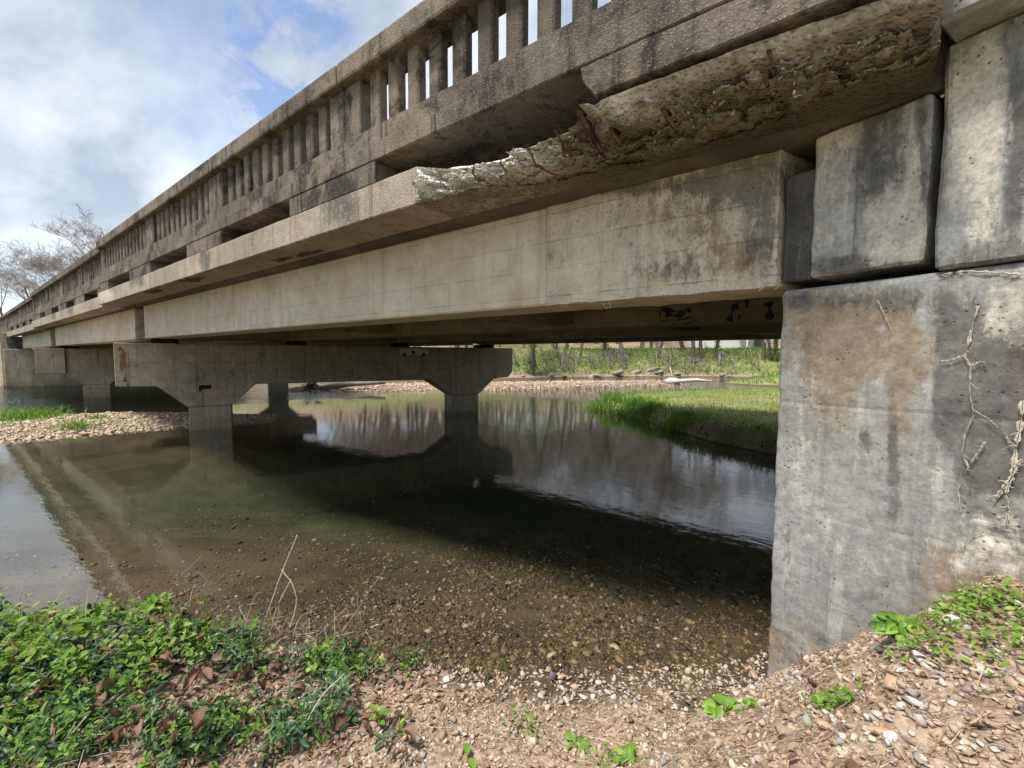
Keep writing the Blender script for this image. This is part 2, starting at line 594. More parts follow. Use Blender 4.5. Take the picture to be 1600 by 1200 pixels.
def concrete(name, light, dark, grime=(0.035, 0.032, 0.03), g_amt=0.5, g_lo=0.5, streak=0.5, pits=0.35,
             rust=0.0, pale=0.0, warm=(0.30, 0.22, 0.13), warm_amt=0.3, agg=0.0, boards=0.0, bump=0.5, pits_col=0.5, masks=False, speck=1.0, wl=False):
    k = NT(name)
    P = k.pos()
    big = k.noise(P, 0.9, 6, 0.62, 0.4)
    mid = k.noise(P, 4.5, 7, 0.68, 0.3)
    fine = k.noise(P, 55, 4, 0.7)
    col = k.mix(k.rng(big, 0.36, 0.66), dark, light)
    col = k.mix(k.rng(mid, 0.30, 0.75, 0.0, 0.55), col, tuple(c * 0.62 for c in dark), 'MIX')
    wv = k.noise(k.pos(loc=(3, 1, 7)), 1.7, 5, 0.6)
    col = k.mix(k.math('MULTIPLY', k.rng(wv, 0.5, 0.72), warm_amt), col, warm)
    # vertical wash marks
    st = k.noise(k.pos(scale=(7, 7, 0.35)), 1.6, 6, 0.6, 0.1)
    st2 = k.noise(k.pos(scale=(22, 22, 0.8), loc=(5, 2, 0)), 1.4, 4, 0.6)
    sm = k.math('MULTIPLY', k.rng(st, 0.50, 0.68), k.rng(st2, 0.3, 0.62))
    col = k.mix(k.math('MULTIPLY', sm, streak), col, grime)
    # lichen and soot patches
    gp = k.noise(k.pos(loc=(11, 3, 2)), 2.3, 9, 0.72, 0.5)
    gm = k.math('MULTIPLY', k.rng(gp, g_lo, g_lo + 0.13), g_amt)
    col = k.mix(gm, col, grime)
    if wl:
        gq = k.n('ShaderNodeNewGeometry')
        sq = k.n('ShaderNodeSeparateXYZ')
        k.l(gq.outputs['Position'], sq.inputs[0])
        zq = k.math('ADD', sq.outputs[2], k.math('MULTIPLY', k.math('SUBTRACT', mid, 0.5), 0.22))
        col = k.mix(k.rng(zq, 0.05, 0.20, 0.8, 0.0), col, (0.075, 0.068, 0.042))
        col = k.mix(k.math('MULTIPLY', k.rng(zq, 0.30, 0.42, 1.0, 0.0), 0.35), col, (0.20, 0.17, 0.12))
    if pale > 0:
        pv = k.noise(k.pos(scale=(5, 5, 0.9), loc=(1, 9, 4)), 1.3, 8, 0.68, 0.6)
        col = k.mix(k.math('MULTIPLY', k.rng(pv, 0.53, 0.64), pale), col, (0.72, 0.69, 0.62))
    if rust > 0:
        rs = k.noise(k.pos(scale=(6, 6, 0.45), loc=(17, 0, 0)), 1.2, 5, 0.6)
        rm = k.math('MULTIPLY', k.rng(rs, 0.64, 0.74), rust)
        col = k.mix(rm, col, (0.30, 0.13, 0.05))
    if masks:
        brk = k.noise(k.pos(loc=(6, 6, 1)), 5.5, 9, 0.72, 0.7)
        brv = k.noise(k.pos(scale=(9, 9, 1.1), loc=(2, 6, 1)), 1.8, 8, 0.7, 0.5)
        both = k.math('ADD', k.math('MULTIPLY', brk, 0.45), k.math('MULTIPLY', brv, 0.55))
        var = k.rng(k.noise(k.pos(loc=(1, 8, 2)), 11, 8, 0.75, 0.4), 0.3, 0.7)
        for nm, c in (('tan', k.mix(var, (0.20, 0.135, 0.075), (0.40, 0.31, 0.19))), ('soot', k.mix(var, (0.045, 0.043, 0.042), (0.19, 0.18, 0.165))), ('lime', k.mix(var, (0.60, 0.55, 0.47), (0.84, 0.79, 0.69)))):
            at = k.n('ShaderNodeAttribute', attribute_name=nm)
            off = k.noise(k.pos(scale=(3.2, 3.2, 1.9), loc=(len(nm) * 3, 1, 5)), 5.5, 11, 0.78, 0.8)
            v = k.math('ADD', k.math('MULTIPLY', k.math('SUBTRACT', both, 0.5), 2.2), k.math('MULTIPLY', k.math('SUBTRACT', off, 0.5), 2.6))
            v = k.math('ADD', v, at.outputs['Fac'])
            col = k.mix(k.math('MULTIPLY', k.rng(v, 0.25, 0.95, 0.0, 0.85), k.rng(at.outputs['Fac'], 0.02, 0.4)), col, c)
    h = k.math('ADD', k.math('MULTIPLY', mid, 0.9), k.math('MULTIPLY', fine, 0.30))
    vo = k.n('ShaderNodeTexVoronoi', inp={'Scale': 38.0, 'Randomness': 1.0})
    k.l(k.pos(), vo.inputs['Vector'])
    pm = k.rng(vo.outputs['Distance'], 0.10, 0.26, 1.0, 0.0)
    sel = k.rng(k.noise(k.pos(loc=(2, 2, 2)), 7, 3, 0.6), 0.50, 0.62)
    pm = k.math('MULTIPLY', pm, sel)
    col = k.mix(k.math('MULTIPLY', pm, pits_col), col, (0.03, 0.028, 0.025))
    h = k.math('SUBTRACT', h, k.math('MULTIPLY', pm, pits))
    if agg > 0:                                   # aggregate stones showing at the worn surface
        va = k.n('ShaderNodeTexVoronoi', inp={'Scale': 75.0, 'Randomness': 1.0})
        k.l(k.pos(), va.inputs['Vector'])
        cr = k.ramp(k.n_sep(va.outputs['Color']) if False else va.outputs['Color'], [(0.0, (0.08, 0.06, 0.05)), (0.45, (0.27, 0.22, 0.17)), (0.8, (0.50, 0.44, 0.36)), (1.0, (0.75, 0.70, 0.62))])
        col = k.mix(k.math('MULTIPLY', k.rng(va.outputs['Distance'], 0.15, 0.5, 1.0, 0.0), agg), col, cr)
        h = k.math('ADD', h, k.math('MULTIPLY', k.rng(va.outputs['Distance'], 0.1, 0.6, 1.0, 0.0), 0.35))
    if boards > 0:                                # lines left by the shuttering boards
        g = k.n('ShaderNodeNewGeometry')
        sp = k.n('ShaderNodeSeparateXYZ')
        k.l(g.outputs['Position'], sp.inputs[0])
        zz = k.math('ADD', k.math('MULTIPLY', sp.outputs[2], 1 / 0.19), k.math('MULTIPLY', big, 0.10))
        fr = k.math('ABSOLUTE', k.math('SUBTRACT', k.math('FRACT', zz), 0.5))
        ln = k.rng(fr, 0.0, 0.035, 1.0, 0.0)
        ln = k.math('MULTIPLY', ln, k.rng(mid, 0.35, 0.6))
        col = k.mix(k.math('MULTIPLY', ln, boards), col, tuple(c * 0.25 for c in dark))
        h = k.math('SUBTRACT', h, k.math('MULTIPLY', ln, 0.5))
        # board to board tone change
        fl = k.math('FLOOR', k.math('ADD', zz, 0.5))
        wn_ = k.n('ShaderNodeTexWhiteNoise', noise_dimensions='1D')
        k.l(fl, wn_.inputs['W'])
        col = k.mix(k.rng(wn_.outputs[0], 0, 1, 0.0, 0.16 * boards), col, dark)
    col = k.mix(k.rng(fine, 0.35, 0.75, 0.0, 0.40 * speck), col, tuple(c * 0.30 for c in dark))
    wx = k.noise(k.pos(loc=(8, 1, 3)), 16, 6, 0.75, 0.2)
    col = k.mix(k.rng(wx, 0.52, 0.70, 0.0, 0.5 * speck), col, tuple(c * 0.45 for c in dark))
    return k.bsdf(col, 0.92, h, bump, 0.012, 0.2)


M = {}
M['rail'] = concrete('weathered_rail_concrete', (0.29, 0.245, 0.20), (0.13, 0.108, 0.09), grime=(0.020, 0.017, 0.017), g_amt=0.85, g_lo=0.49, streak=1.0, warm=(0.36, 0.26, 0.15), warm_amt=0.35, agg=0.30, bump=0.45)
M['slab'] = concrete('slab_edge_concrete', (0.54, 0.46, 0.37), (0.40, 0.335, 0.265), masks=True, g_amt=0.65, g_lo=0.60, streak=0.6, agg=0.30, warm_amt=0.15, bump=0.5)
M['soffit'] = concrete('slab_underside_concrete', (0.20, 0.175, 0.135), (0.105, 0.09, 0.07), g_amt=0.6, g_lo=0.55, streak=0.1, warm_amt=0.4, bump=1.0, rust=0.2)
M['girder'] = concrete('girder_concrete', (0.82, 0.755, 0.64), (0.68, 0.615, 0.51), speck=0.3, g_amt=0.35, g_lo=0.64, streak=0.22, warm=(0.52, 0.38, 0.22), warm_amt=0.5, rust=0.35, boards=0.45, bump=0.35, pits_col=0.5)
M['girder_worn'] = concrete('girder_concrete_pitted', (0.82, 0.755, 0.64), (0.68, 0.615, 0.51), speck=0.35, g_amt=0.5, g_lo=0.60, streak=0.25, warm=(0.52, 0.38, 0.22), warm_amt=0.5, rust=0.35, boards=0.45, agg=0.12, bump=0.9, pits_col=0.6, masks=True)
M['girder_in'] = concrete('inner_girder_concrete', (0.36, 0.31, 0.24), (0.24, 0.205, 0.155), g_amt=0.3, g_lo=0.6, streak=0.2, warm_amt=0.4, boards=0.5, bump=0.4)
M['pier'] = concrete('pier_concrete', (0.54, 0.46, 0.36), (0.36, 0.30, 0.23), wl=True, g_amt=0.6, g_lo=0.56, streak=0.6, warm=(0.42, 0.28, 0.15), warm_amt=0.6, rust=0.5, pale=0.15, boards=0.9, bump=0.5)
M['abut'] = concrete('abutment_concrete', (0.52, 0.515, 0.485), (0.345, 0.345, 0.33), grime=(0.07, 0.068, 0.065), g_amt=0.55, g_lo=0.53, streak=0.35, warm=(0.38, 0.27, 0.15), warm_amt=0.35, pale=0.35, boards=0.0, bump=0.55, pits_col=0.7, masks=True)
M['block'] = concrete('washed_block_concrete', (0.57, 0.57, 0.54), (0.28, 0.285, 0.28), grime=(0.055, 0.055, 0.058), g_amt=0.35, g_lo=0.56, streak=0.75, warm=(0.62, 0.47, 0.27), warm_amt=0.5, pale=0.5, bump=0.5, pits_col=0.7, masks=True)
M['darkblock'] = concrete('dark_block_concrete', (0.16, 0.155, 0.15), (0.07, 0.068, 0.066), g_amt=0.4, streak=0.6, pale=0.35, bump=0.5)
M['farabut'] = concrete('far_abutment_concrete', (0.62, 0.53, 0.40), (0.42, 0.34, 0.25), wl=True, g_amt=0.45, g_lo=0.57, streak=0.5, warm_amt=0.6, pale=0.35, bump=0.4)


def m_fracture():
    k = NT('fractured_concrete')
    va = k.n('ShaderNodeTexVoronoi', inp={'Scale': 42.0, 'Randomness': 1.0})
    k.l(k.pos(), va.inputs['Vector'])
    n1 = k.noise(k.pos(), 9, 8, 0.7, 0.5)
    n2 = k.noise(k.pos(loc=(4, 4, 4)), 3, 5, 0.6)
    col = k.ramp(va.outputs['Color'], [(0.1, (0.14, 0.12, 0.09)), (0.4, (0.32, 0.28, 0.22)), (0.7, (0.46, 0.42, 0.34)), (0.95, (0.68, 0.64, 0.56))])
    at = k.n('ShaderNodeAttribute', attribute_name='fresh')
    col = k.mix(k.rng(n1, 0.35, 0.65), col, (0.33, 0.29, 0.22))
    col = k.mix(k.math('MULTIPLY', at.outputs['Fac'], 0.95), col, k.mix(k.rng(n1, .35, .7), (0.74, 0.72, 0.68), (0.93, 0.91, 0.87)))
    moss = k.math('MULTIPLY', k.rng(n2, 0.40, 0.58), k.math('SUBTRACT', 1.0, at.outputs['Fac']))
    col = k.mix(k.math('MULTIPLY', moss, 0.40), col, (0.15, 0.115, 0.05))
    ag = k.n('ShaderNodeAttribute', attribute_name='aged_shade')
    col = k.mix(k.math('MULTIPLY', ag.outputs['Fac'], k.rng(n1, 0.25, 0.7, 0.95, 0.5)), col, (0.20, 0.17, 0.10))  # aged yellow-brown concrete, also painting the undercut's shade into the lower half
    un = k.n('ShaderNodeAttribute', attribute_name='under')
    col = k.mix(k.math('MULTIPLY', un.outputs['Fac'], k.rng(n2, 0.3, 0.6, 0.95, 0.6)), col, (0.050, 0.043, 0.030))  # shade beneath the broken lip, painted into the colour
    ra = k.n('ShaderNodeAttribute', attribute_name='rusty')
    col = k.mix(k.math('MULTIPLY', ra.outputs['Fac'], k.rng(n1, 0.3, 0.6, 0.3, 1.0)), col, (0.15, 0.055, 0.028))
    h = k.math('ADD', k.math('MULTIPLY', n1, 1.0), k.math('MULTIPLY', k.rng(va.outputs['Distance'], 0, 0.6, 1, 0), 0.6))
    return k.bsdf(col, 0.95, h, 1.0, 0.02, 0.15)


M['fracture'] = m_fracture()


def m_simple(name, c1, c2, scale, rough=0.8, bump=0.4, spec=0.3, trans=None, detail=5, dist=0.01, vscale=(1, 1, 1)):
    k = NT(name)
    n = k.noise(k.pos(scale=vscale), scale, detail, 0.65)
    return k.bsdf(k.mix(k.rng(n, 0.3, 0.7), c1, c2), rough, n, bump, dist, spec, trans)


def m_island(name, stops, rough=0.85, scale=30, bump=0.4, trans=None, spec=0.3, obj=False, mulnoise=0.5):
    """each loose piece gets a colour of its own"""
    k = NT(name)
    if obj:
        g = k.n('ShaderNodeObjectInfo'); r = g.outputs['Random']
    else:
        g = k.n('ShaderNodeNewGeometry'); r = g.outputs['Random Per Island']
    n = k.noise(k.pos(), scale, 5, 0.65)
    col = k.ramp(r, stops)
    col = k.mix(k.rng(n, 0.35, 0.7, 0, mulnoise), col, k.mix(1.0, col, (0.45, 0.42, 0.38, 1), 'MULTIPLY'))
    return k.bsdf(col, rough, n, bump, 0.004, spec, trans)


STONE = [(0.0, (0.28, 0.20, 0.135)), (0.15, (0.44, 0.32, 0.22)), (0.35, (0.55, 0.43, 0.32)), (0.5, (0.40, 0.27, 0.17)), (0.62, (0.62, 0.52, 0.42)), (0.75, (0.30, 0.27, 0.25)), (0.85, (0.50, 0.40, 0.31)), (0.93, (0.70, 0.62, 0.54)), (1.0, (0.12, 0.11, 0.11))]
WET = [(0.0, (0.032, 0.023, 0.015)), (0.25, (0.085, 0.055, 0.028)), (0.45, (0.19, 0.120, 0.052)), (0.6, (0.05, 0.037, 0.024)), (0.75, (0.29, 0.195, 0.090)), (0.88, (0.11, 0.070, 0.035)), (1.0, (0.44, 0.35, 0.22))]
BARC = [(0.0, (0.42, 0.32, 0.22)), (0.3, (0.60, 0.48, 0.35)), (0.6, (0.52, 0.38, 0.26)), (0.8, (0.70, 0.60, 0.48)), (1.0, (0.36, 0.28, 0.21))]
M['stone'] = m_island('loose_stone', STONE, bump=0.5)
M['stone_obj'] = m_island('single_stone', STONE, bump=0.6, obj=True)
M['wetstone'] = m_island('underwater_pebble', WET, rough=0.6, bump=0.3, scale=20)
M['barstone'] = m_island('gravel_bar_stone', BARC, bump=0.3)
M['aggregate'] = m_island('broken_aggregate', [(0, (0.20, 0.16, 0.11)), (0.35, (0.36, 0.31, 0.24)), (0.6, (0.50, 0.45, 0.37)), (0.8, (0.25, 0.21, 0.15)), (1, (0.70, 0.66, 0.60))], bump=0.6, scale=60)
M['white_rock'] = m_simple('white_rock', (0.70, 0.65, 0.57), (0.45, 0.40, 0.34), 18, bump=0.6)
M['orange_rock'] = m_simple('orange_rock', (0.60, 0.42, 0.28), (0.42, 0.20, 0.10), 10, bump=0.6)
M['slate'] = m_simple('dark_slate', (0.07, 0.072, 0.08), (0.13, 0.13, 0.135), 14, bump=0.6, vscale=(1, 1, 4))
M['brown_rock'] = m_simple('brown_rock', (0.34, 0.26, 0.18), (0.20, 0.15, 0.11), 12, bump=0.6)
M['grey_rock'] = m_simple('grey_green_rock', (0.36, 0.36, 0.30), (0.22, 0.22, 0.19), 12, bump=0.6)
M['sub_rock'] = m_simple('submerged_dark_rock', (0.075, 0.060, 0.040), (0.035, 0.029, 0.020), 9, bump=0.5)
M['bank_rock'] = m_simple('bank_boulder', (0.40, 0.33, 0.27), (0.22, 0.18, 0.15), 3, bump=0.7, dist=0.05)
M['rust'] = m_simple('rusted_steel', (0.016, 0.012, 0.010), (0.060, 0.026, 0.014), 45, bump=0.8, rough=0.95, spec=0.05)
M['rust_stain'] = m_simple('rust_stained_concrete', (0.26, 0.13, 0.075), (0.13, 0.055, 0.032), 14, bump=0.3)
M['crackline'] = m_simple('dark_crack_line', (0.10, 0.085, 0.065), (0.05, 0.043, 0.035), 30, bump=0.2)
M['crust'] = m_simple('lime_crust', (0.66, 0.60, 0.50), (0.44, 0.38, 0.29), 40, bump=0.8)
M['bark'] = m_simple('grey_bark', (0.20, 0.165, 0.13), (0.10, 0.082, 0.066), 12, bump=0.8, vscale=(1, 1, 0.3), dist=0.03)
M['twig'] = m_simple('pale_branch', (0.33, 0.28, 0.235), (0.19, 0.155, 0.13), 3, bump=0.2)
M['drywood'] = m_simple('bleached_stick', (0.66, 0.58, 0.48), (0.42, 0.34, 0.26), 30, bump=0.3)
M['darktwig'] = m_simple('dark_twig', (0.12, 0.085, 0.06), (0.06, 0.045, 0.035), 30, bump=0.3)
M['straw'] = m_island('dry_grass', [(0, (0.42, 0.32, 0.19)), (0.5, (0.60, 0.50, 0.34)), (1, (0.28, 0.19, 0.11))], trans=0.15)
M['root'] = m_island('root_fibre', [(0, (0.14, 0.09, 0.06)), (0.5, (0.30, 0.20, 0.13)), (1, (0.20, 0.13, 0.085))])
GREEN = [(0, (0.14, 0.27, 0.03)), (0.3, (0.22, 0.38, 0.045)), (0.6, (0.09, 0.20, 0.03)), (0.85, (0.33, 0.46, 0.07)), (1, (0.06, 0.14, 0.028))]
DARKG = [(0, (0.045, 0.105, 0.045)), (0.5, (0.08, 0.165, 0.05)), (0.8, (0.035, 0.08, 0.04)), (1, (0.14, 0.24, 0.06))]
M['leaf'] = m_island('fresh_leaf', GREEN, rough=0.5, trans=0.35, spec=0.4, mulnoise=0.25)
M['leaf_dark'] = m_island('dark_evergreen_leaf', DARKG, rough=0.4, trans=0.15, spec=0.5, mulnoise=0.25)
M['leaf_bright'] = m_island('young_bright_leaf', [(0, (0.11, 0.25, 0.025)), (0.4, (0.20, 0.37, 0.04)), (0.7, (0.30, 0.47, 0.06)), (1, (0.08, 0.19, 0.025))], rough=0.45, trans=0.3, spec=0.4, mulnoise=0.35, obj=True)
M['dead'] = m_island('dead_leaf_brown', [(0, (0.13, 0.075, 0.045)), (0.35, (0.27, 0.165, 0.10)), (0.6, (0.38, 0.27, 0.18)), (0.8, (0.22, 0.10, 0.05)), (1, (0.30, 0.22, 0.16))], rough=0.75, trans=0.15, obj=True, mulnoise=0.6)
M['dead_s'] = m_island('leaf_litter_brown', [(0, (0.16, 0.085, 0.05)), (0.4, (0.30, 0.18, 0.12)), (0.7, (0.40, 0.28, 0.20)), (1, (0.10, 0.06, 0.04))], rough=0.8, trans=0.1, mulnoise=0.6)
M['fern'] = m_island('feathery_leaf', [(0, (0.20, 0.33, 0.045)), (0.6, (0.28, 0.41, 0.06)), (1, (0.13, 0.25, 0.04))], rough=0.55, trans=0.4, mulnoise=0.2)
M['grass'] = m_island('bank_grass', [(0, (0.20, 0.34, 0.05)), (0.35, (0.33, 0.47, 0.09)), (0.6, (0.46, 0.54, 0.18)), (0.8, (0.58, 0.54, 0.30)), (1, (0.16, 0.28, 0.04))], trans=0.35, rough=0.6)
M['grass_lush'] = m_island('lush_grass', [(0, (0.10, 0.23, 0.025)), (0.5, (0.19, 0.38, 0.045)), (1, (0.32, 0.48, 0.08))], trans=0.35, rough=0.55)
M['scrub'] = m_island('spring_scrub', [(0, (0.16, 0.30, 0.035)), (0.4, (0.26, 0.42, 0.05)), (0.7, (0.38, 0.48, 0.12)), (0.88, (0.09, 0.18, 0.03)), (1, (0.46, 0.42, 0.24))], trans=0.35, rough=0.6)
M['ivy'] = m_island('ivy_leaf', [(0, (0.03, 0.09, 0.02)), (0.6, (0.07, 0.17, 0.03)), (1, (0.13, 0.24, 0.04))], trans=0.2, rough=0.5)
M['siding'] = m_simple('white_siding', (0.78, 0.79, 0.80), (0.70, 0.71, 0.73), 4, bump=0.1)
M['roof'] = m_simple('grey_roof', (0.30, 0.30, 0.31), (0.20, 0.20, 0.21), 6, bump=0.3)
M['darkglass'] = m_simple('dark_window_glass', (0.03, 0.035, 0.04), (0.05, 0.055, 0.06), 3, rough=0.15, bump=0.0, spec=0.6)
M['white_metal'] = m_simple('pale_bracket_paint', (0.62, 0.64, 0.66), (0.42, 0.44, 0.46), 20, bump=0.3)
M['scratch'] = m_simple('scratched_chalk', (0.40, 0.36, 0.31), (0.24, 0.21, 0.18), 30, bump=0.1)
M['spray'] = m_simple('dark_blue_spray_paint', (0.012, 0.018, 0.028), (0.03, 0.04, 0.05), 30, bump=0.1)
M['ochre'] = m_simple('ochre_paint', (0.55, 0.42, 0.22), (0.40, 0.30, 0.16), 30, bump=0.1)


def m_ground():
    k = NT('ground_surface')
    P = k.pos()
    g = k.n('ShaderNodeNewGeometry')
    sp = k.n('ShaderNodeSeparateXYZ')
    k.l(g.outputs['Position'], sp.inputs[0])
    n1 = k.noise(P, 2.2, 7, 0.65, 0.3)
    n2 = k.noise(P, 28, 6, 0.7)
    va = k.n('ShaderNodeTexVoronoi', inp={'Scale': 60.0})
    k.l(P, va.inputs['Vector'])
    soil = k.mix(k.rng(n1, 0.35, 0.65), (0.095, 0.062, 0.040), (0.25, 0.17, 0.115))
    grit = k.ramp(va.outputs['Color'], [(0.0, (0.14, 0.09, 0.06)), (0.5, (0.40, 0.29, 0.20)), (1.0, (0.58, 0.47, 0.36))])
    soil = k.mix(k.rng(n2, 0.3, 0.6, 0.2, 0.8), soil, grit)
    silt = k.mix(k.rng(k.noise(P, 1.1, 6, 0.6, 0.6), 0.40, 0.60), (0.052, 0.036, 0.022), (0.105, 0.070, 0.040))
    wetg = k.ramp(va.outputs['Color'], [(0.0, (0.022, 0.017, 0.010)), (0.5, (0.10, 0.070, 0.030)), (1.0, (0.24, 0.17, 0.07))])
    silt = k.mix(k.rng(n2, 0.40, 0.7, 0.0, 0.6), silt, wetg)
    grassc = k.mix(k.rng(n1, 0.35, 0.62), (0.13, 0.18, 0.04), (0.30, 0.27, 0.13))
    ga = k.n('ShaderNodeAttribute', attribute_name='green')
    la = k.n('ShaderNodeAttribute', attribute_name='litter')
    col = k.mix(ga.outputs['Fac'], soil, grassc)
    col = k.mix(la.outputs['Fac'], col, k.mix(k.rng(n1, 0.35, 0.65), (0.40, 0.30, 0.20), (0.28, 0.21, 0.14)))
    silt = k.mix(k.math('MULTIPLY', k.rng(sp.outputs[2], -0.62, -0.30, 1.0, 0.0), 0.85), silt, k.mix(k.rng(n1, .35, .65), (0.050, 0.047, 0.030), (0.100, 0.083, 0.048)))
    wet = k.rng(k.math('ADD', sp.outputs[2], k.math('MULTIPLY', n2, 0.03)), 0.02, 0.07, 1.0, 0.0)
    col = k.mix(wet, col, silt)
    h = k.math('ADD', n2, k.math('MULTIPLY', k.rng(va.outputs['Distance'], 0, .5, 1, 0), 0.6))
    return k.bsdf(col, 0.9, h, 0.7, 0.012, 0.2)


M['ground'] = m_ground()


def m_water():
    k = NT('river_water')
    P = k.pos()
    # flow-aligned ripples
    r1 = k.noise(k.pos(scale=(0.9, 1.7, 1), rot=(0, 0, 0.35)), 2.4, 5, 0.55, 0.2)
    r2 = k.noise(k.pos(scale=(1, 2.2, 1), rot=(0, 0, 0.9), loc=(3, 3, 0)), 8.0, 3, 0.5)
    ch = k.noise(k.pos(scale=(1.0, 2.4, 1), rot=(0, 0, 0.3)), 1.1, 8, 0.66, 0.5)
    g = k.n('ShaderNodeNewGeometry')
    sp = k.n('ShaderNodeSeparateXYZ')
    k.l(g.outputs['Position'], sp.inputs[0])
    fast = k.math('MAXIMUM', k.rng(k.math('ADD', sp.outputs[0], k.math('MULTIPLY', n_or(k, P), 4.0)), -18.5, -14.5, 1.0, 0.0),
                  k.math('MULTIPLY', k.rng(sp.outputs[1], 14.0, 19.0), 0.45))
    h = k.math('ADD', k.math('MULTIPLY', r1, 0.022), k.math('MULTIPLY', r2, 0.006))
    h = k.math('ADD', h, k.math('MULTIPLY', ch, k.math('MULTIPLY', fast, 1.0)))
    bp = k.n('ShaderNodeBump', inp={'Strength': 1.0, 'Distance': 0.11})
    k.l(h, bp.inputs['Height'])
    fr = k.n('ShaderNodeFresnel', inp={'IOR': 1.75})
    k.l(bp.outputs[0], fr.inputs['Normal'])
    gl = k.n('ShaderNodeBsdfGlossy', inp={'Roughness': 0.015, 'Color': (1, 1, 1, 1)})
    k.l(bp.outputs[0], gl.inputs['Normal'])
    tr = k.n('ShaderNodeBsdfTransparent', inp={'Color': (0.96, 0.98, 0.96, 1)})
    mx = k.n('ShaderNodeMixShader')
    k.l(k.math('MULTIPLY', fr.outputs[0], k.math('SUBTRACT', 1.0, g.outputs['Backfacing'])), mx.inputs[0]); k.l(tr.outputs[0], mx.inputs[1]); k.l(gl.outputs[0], mx.inputs[2])
    k.l(mx.outputs[0], k.out.inputs[0])
    va = k.n('ShaderNodeVolumeAbsorption', inp={'Color': (0.56, 0.76, 0.66, 1), 'Density': 0.36})
    k.l(va.outputs[0], k.out.inputs[1])
    return k.m


def n_or(k, P):
    return k.noise(P, 0.35, 3, 0.5)


M['water'] = m_water()


# ================================================================== setting
def grid_axis(lo, hi, fine_lo, fine_hi, step, grow=1.12, mx=6.0):
    a = list(np.arange(fine_lo, fine_hi, step))
    s = step; x = fine_hi
    while x < hi:
        a.append(x); s = min(s * grow, mx); x += s
    a.append(hi)
    s = step; x = fine_lo - step
    b = []
    while x > lo:
        b.append(x); s = min(s * grow, mx); x -= s
    b.append(lo)
    return np.array(sorted(b) + a)


def build_ground():
    xs = grid_axis(-260, 180, -4.6, 1.6, 0.035, 1.035)
    ys = grid_axis(-120, 260, -0.4, 4.2, 0.035, 1.035)
    X, Y = np.meshgrid(xs, ys, indexing='ij')
    Z = terrain(X, Y)
    # fine grit relief close by
    near = np.exp(-((X + 1.5) ** 2 + (Y - 1.2) ** 2) / 9.0)
    Z = Z + 0.010 * fbm(X * 16, Y * 16, 77, 3) * near
    nx, ny = X.shape
    V = np.stack([X, Y, Z], -1).reshape(-1, 3)
    i = np.arange(nx - 1)[:, None] * ny + np.arange(ny - 1)[None, :]
    F = np.stack([i, i + ny, i + ny + 1, i + 1], -1).reshape(-1, 4)
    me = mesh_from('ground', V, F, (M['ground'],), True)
    df = sdist(X, Y, FAR_BANK); di = sdist(X, Y, ISLAND); dt = sdist(X, Y, TONGUE); dn = sdist(X, Y, NEAR_BANK)
    patch = fbm(X * 0.8, Y * 0.8, 55, 4)
    green = np.clip(smooth01(di / 0.5) * smooth01((0.45 - patch) / .3) + smooth01(dt) + smooth01(df / 2), 0, 1)
    green = np.where((dn > 0) & (dn < 60) & (di < 0), np.clip(smooth01((dn - 4) / 4), 0, 1), green)
    litter = smooth01((df - 7.5) / 5) * smooth01((-11 - X) / 5)
    for nm, arr in (('green', green), ('litter', litter)):
        at = me.attributes.new(nm, 'FLOAT', 'POINT')
        at.data.foreach_set('value', arr.astype(np.float32).ravel())
    tag(link('ground', me), 'brown gravelly banks and river bed', kind='structure')


_t = time.time(); build_ground(); print('T', 'build_ground()', round(time.time() - _t, 1))


def build_water():
    v = [(-120, -110, 0), (100, -110, 0), (100, 120, 0), (-120, 120, 0), (-120, -110, -4), (100, -110, -4), (100, 120, -4), (-120, 120, -4)]
    f = [(0, 1, 2, 3), (7, 6, 5, 4), (0, 4, 5, 1), (1, 5, 6, 2), (2, 6, 7, 3), (3, 7, 4, 0)]
    tag(link('river_water', mesh_from('river_water', v, f, (M['water'],))), 'clear shallow river water', kind='structure')


build_water()


# ================================================================== bridge
Z_SEAT, Z_CAP, Z_GB, Z_SB, Z_ST = 2.09, 2.015, 2.115, 2.80, 3.05
J = [0.44, -12.30, -24.30, -35.60]           # expansion joints at Y = 2.65
GY = [2.65, 5.05, 7.45, 9.90]
LABEL_SPAN = ['nearest bridge span with a broken spalled slab edge beside the large abutment wall',
              'middle bridge span resting on both T shaped piers',
              'farthest bridge span at the left edge resting on the far abutment']
YO, ZO = [0.0, 0.055, 0.12], [0.0, -0.035, -0.07]
OPEN = [[(-2.94, -1.19), (-5.96, -4.29), (-8.85, -7.17), (-11.78, -10.13)],
        [(-14.5, -13.1), (-17.1, -15.9), (-19.7, -18.4), (-22.4, -21.1)],
        [(-26.1, -25.0), (-28.7, -27.5), (-31.3, -30.1), (-33.9, -32.7)]]
POSTS = [[-0.60, -3.40, -6.20, -9.00], [-15.2, -18.0, -20.9], [-27.1, -29.9, -32.7]]


def strip_poly(name, pts, w, mat, parent, nrm, lift=0.004, thick=0.004, wfun=None):
    """a thin raised ribbon following pts on a surface with normal nrm"""
    V, F = [], []
    n = len(pts)
    nr = Vector(nrm).normalized()
    P = [Vector(map(float, p)) for p in pts]
    for i, p in enumerate(P):
        t = (P[min(i + 1, n - 1)] - P[max(i - 1, 0)]).normalized()
        s = t.cross(nr).normalized()
        ww = w * (wfun(i / max(1, n - 1)) if wfun else 1)
        V += [p - s * ww + nr * lift * 0.2, p - s * ww * 0.5 + nr * (lift + thick), p + s * ww * 0.5 + nr * (lift + thick), p + s * ww + nr * lift * 0.2]
    for i in range(n - 1):
        for k in range(3):
            F.append((i * 4 + k, i * 4 + k + 1, (i + 1) * 4 + k + 1, (i + 1) * 4 + k))
    return V, F


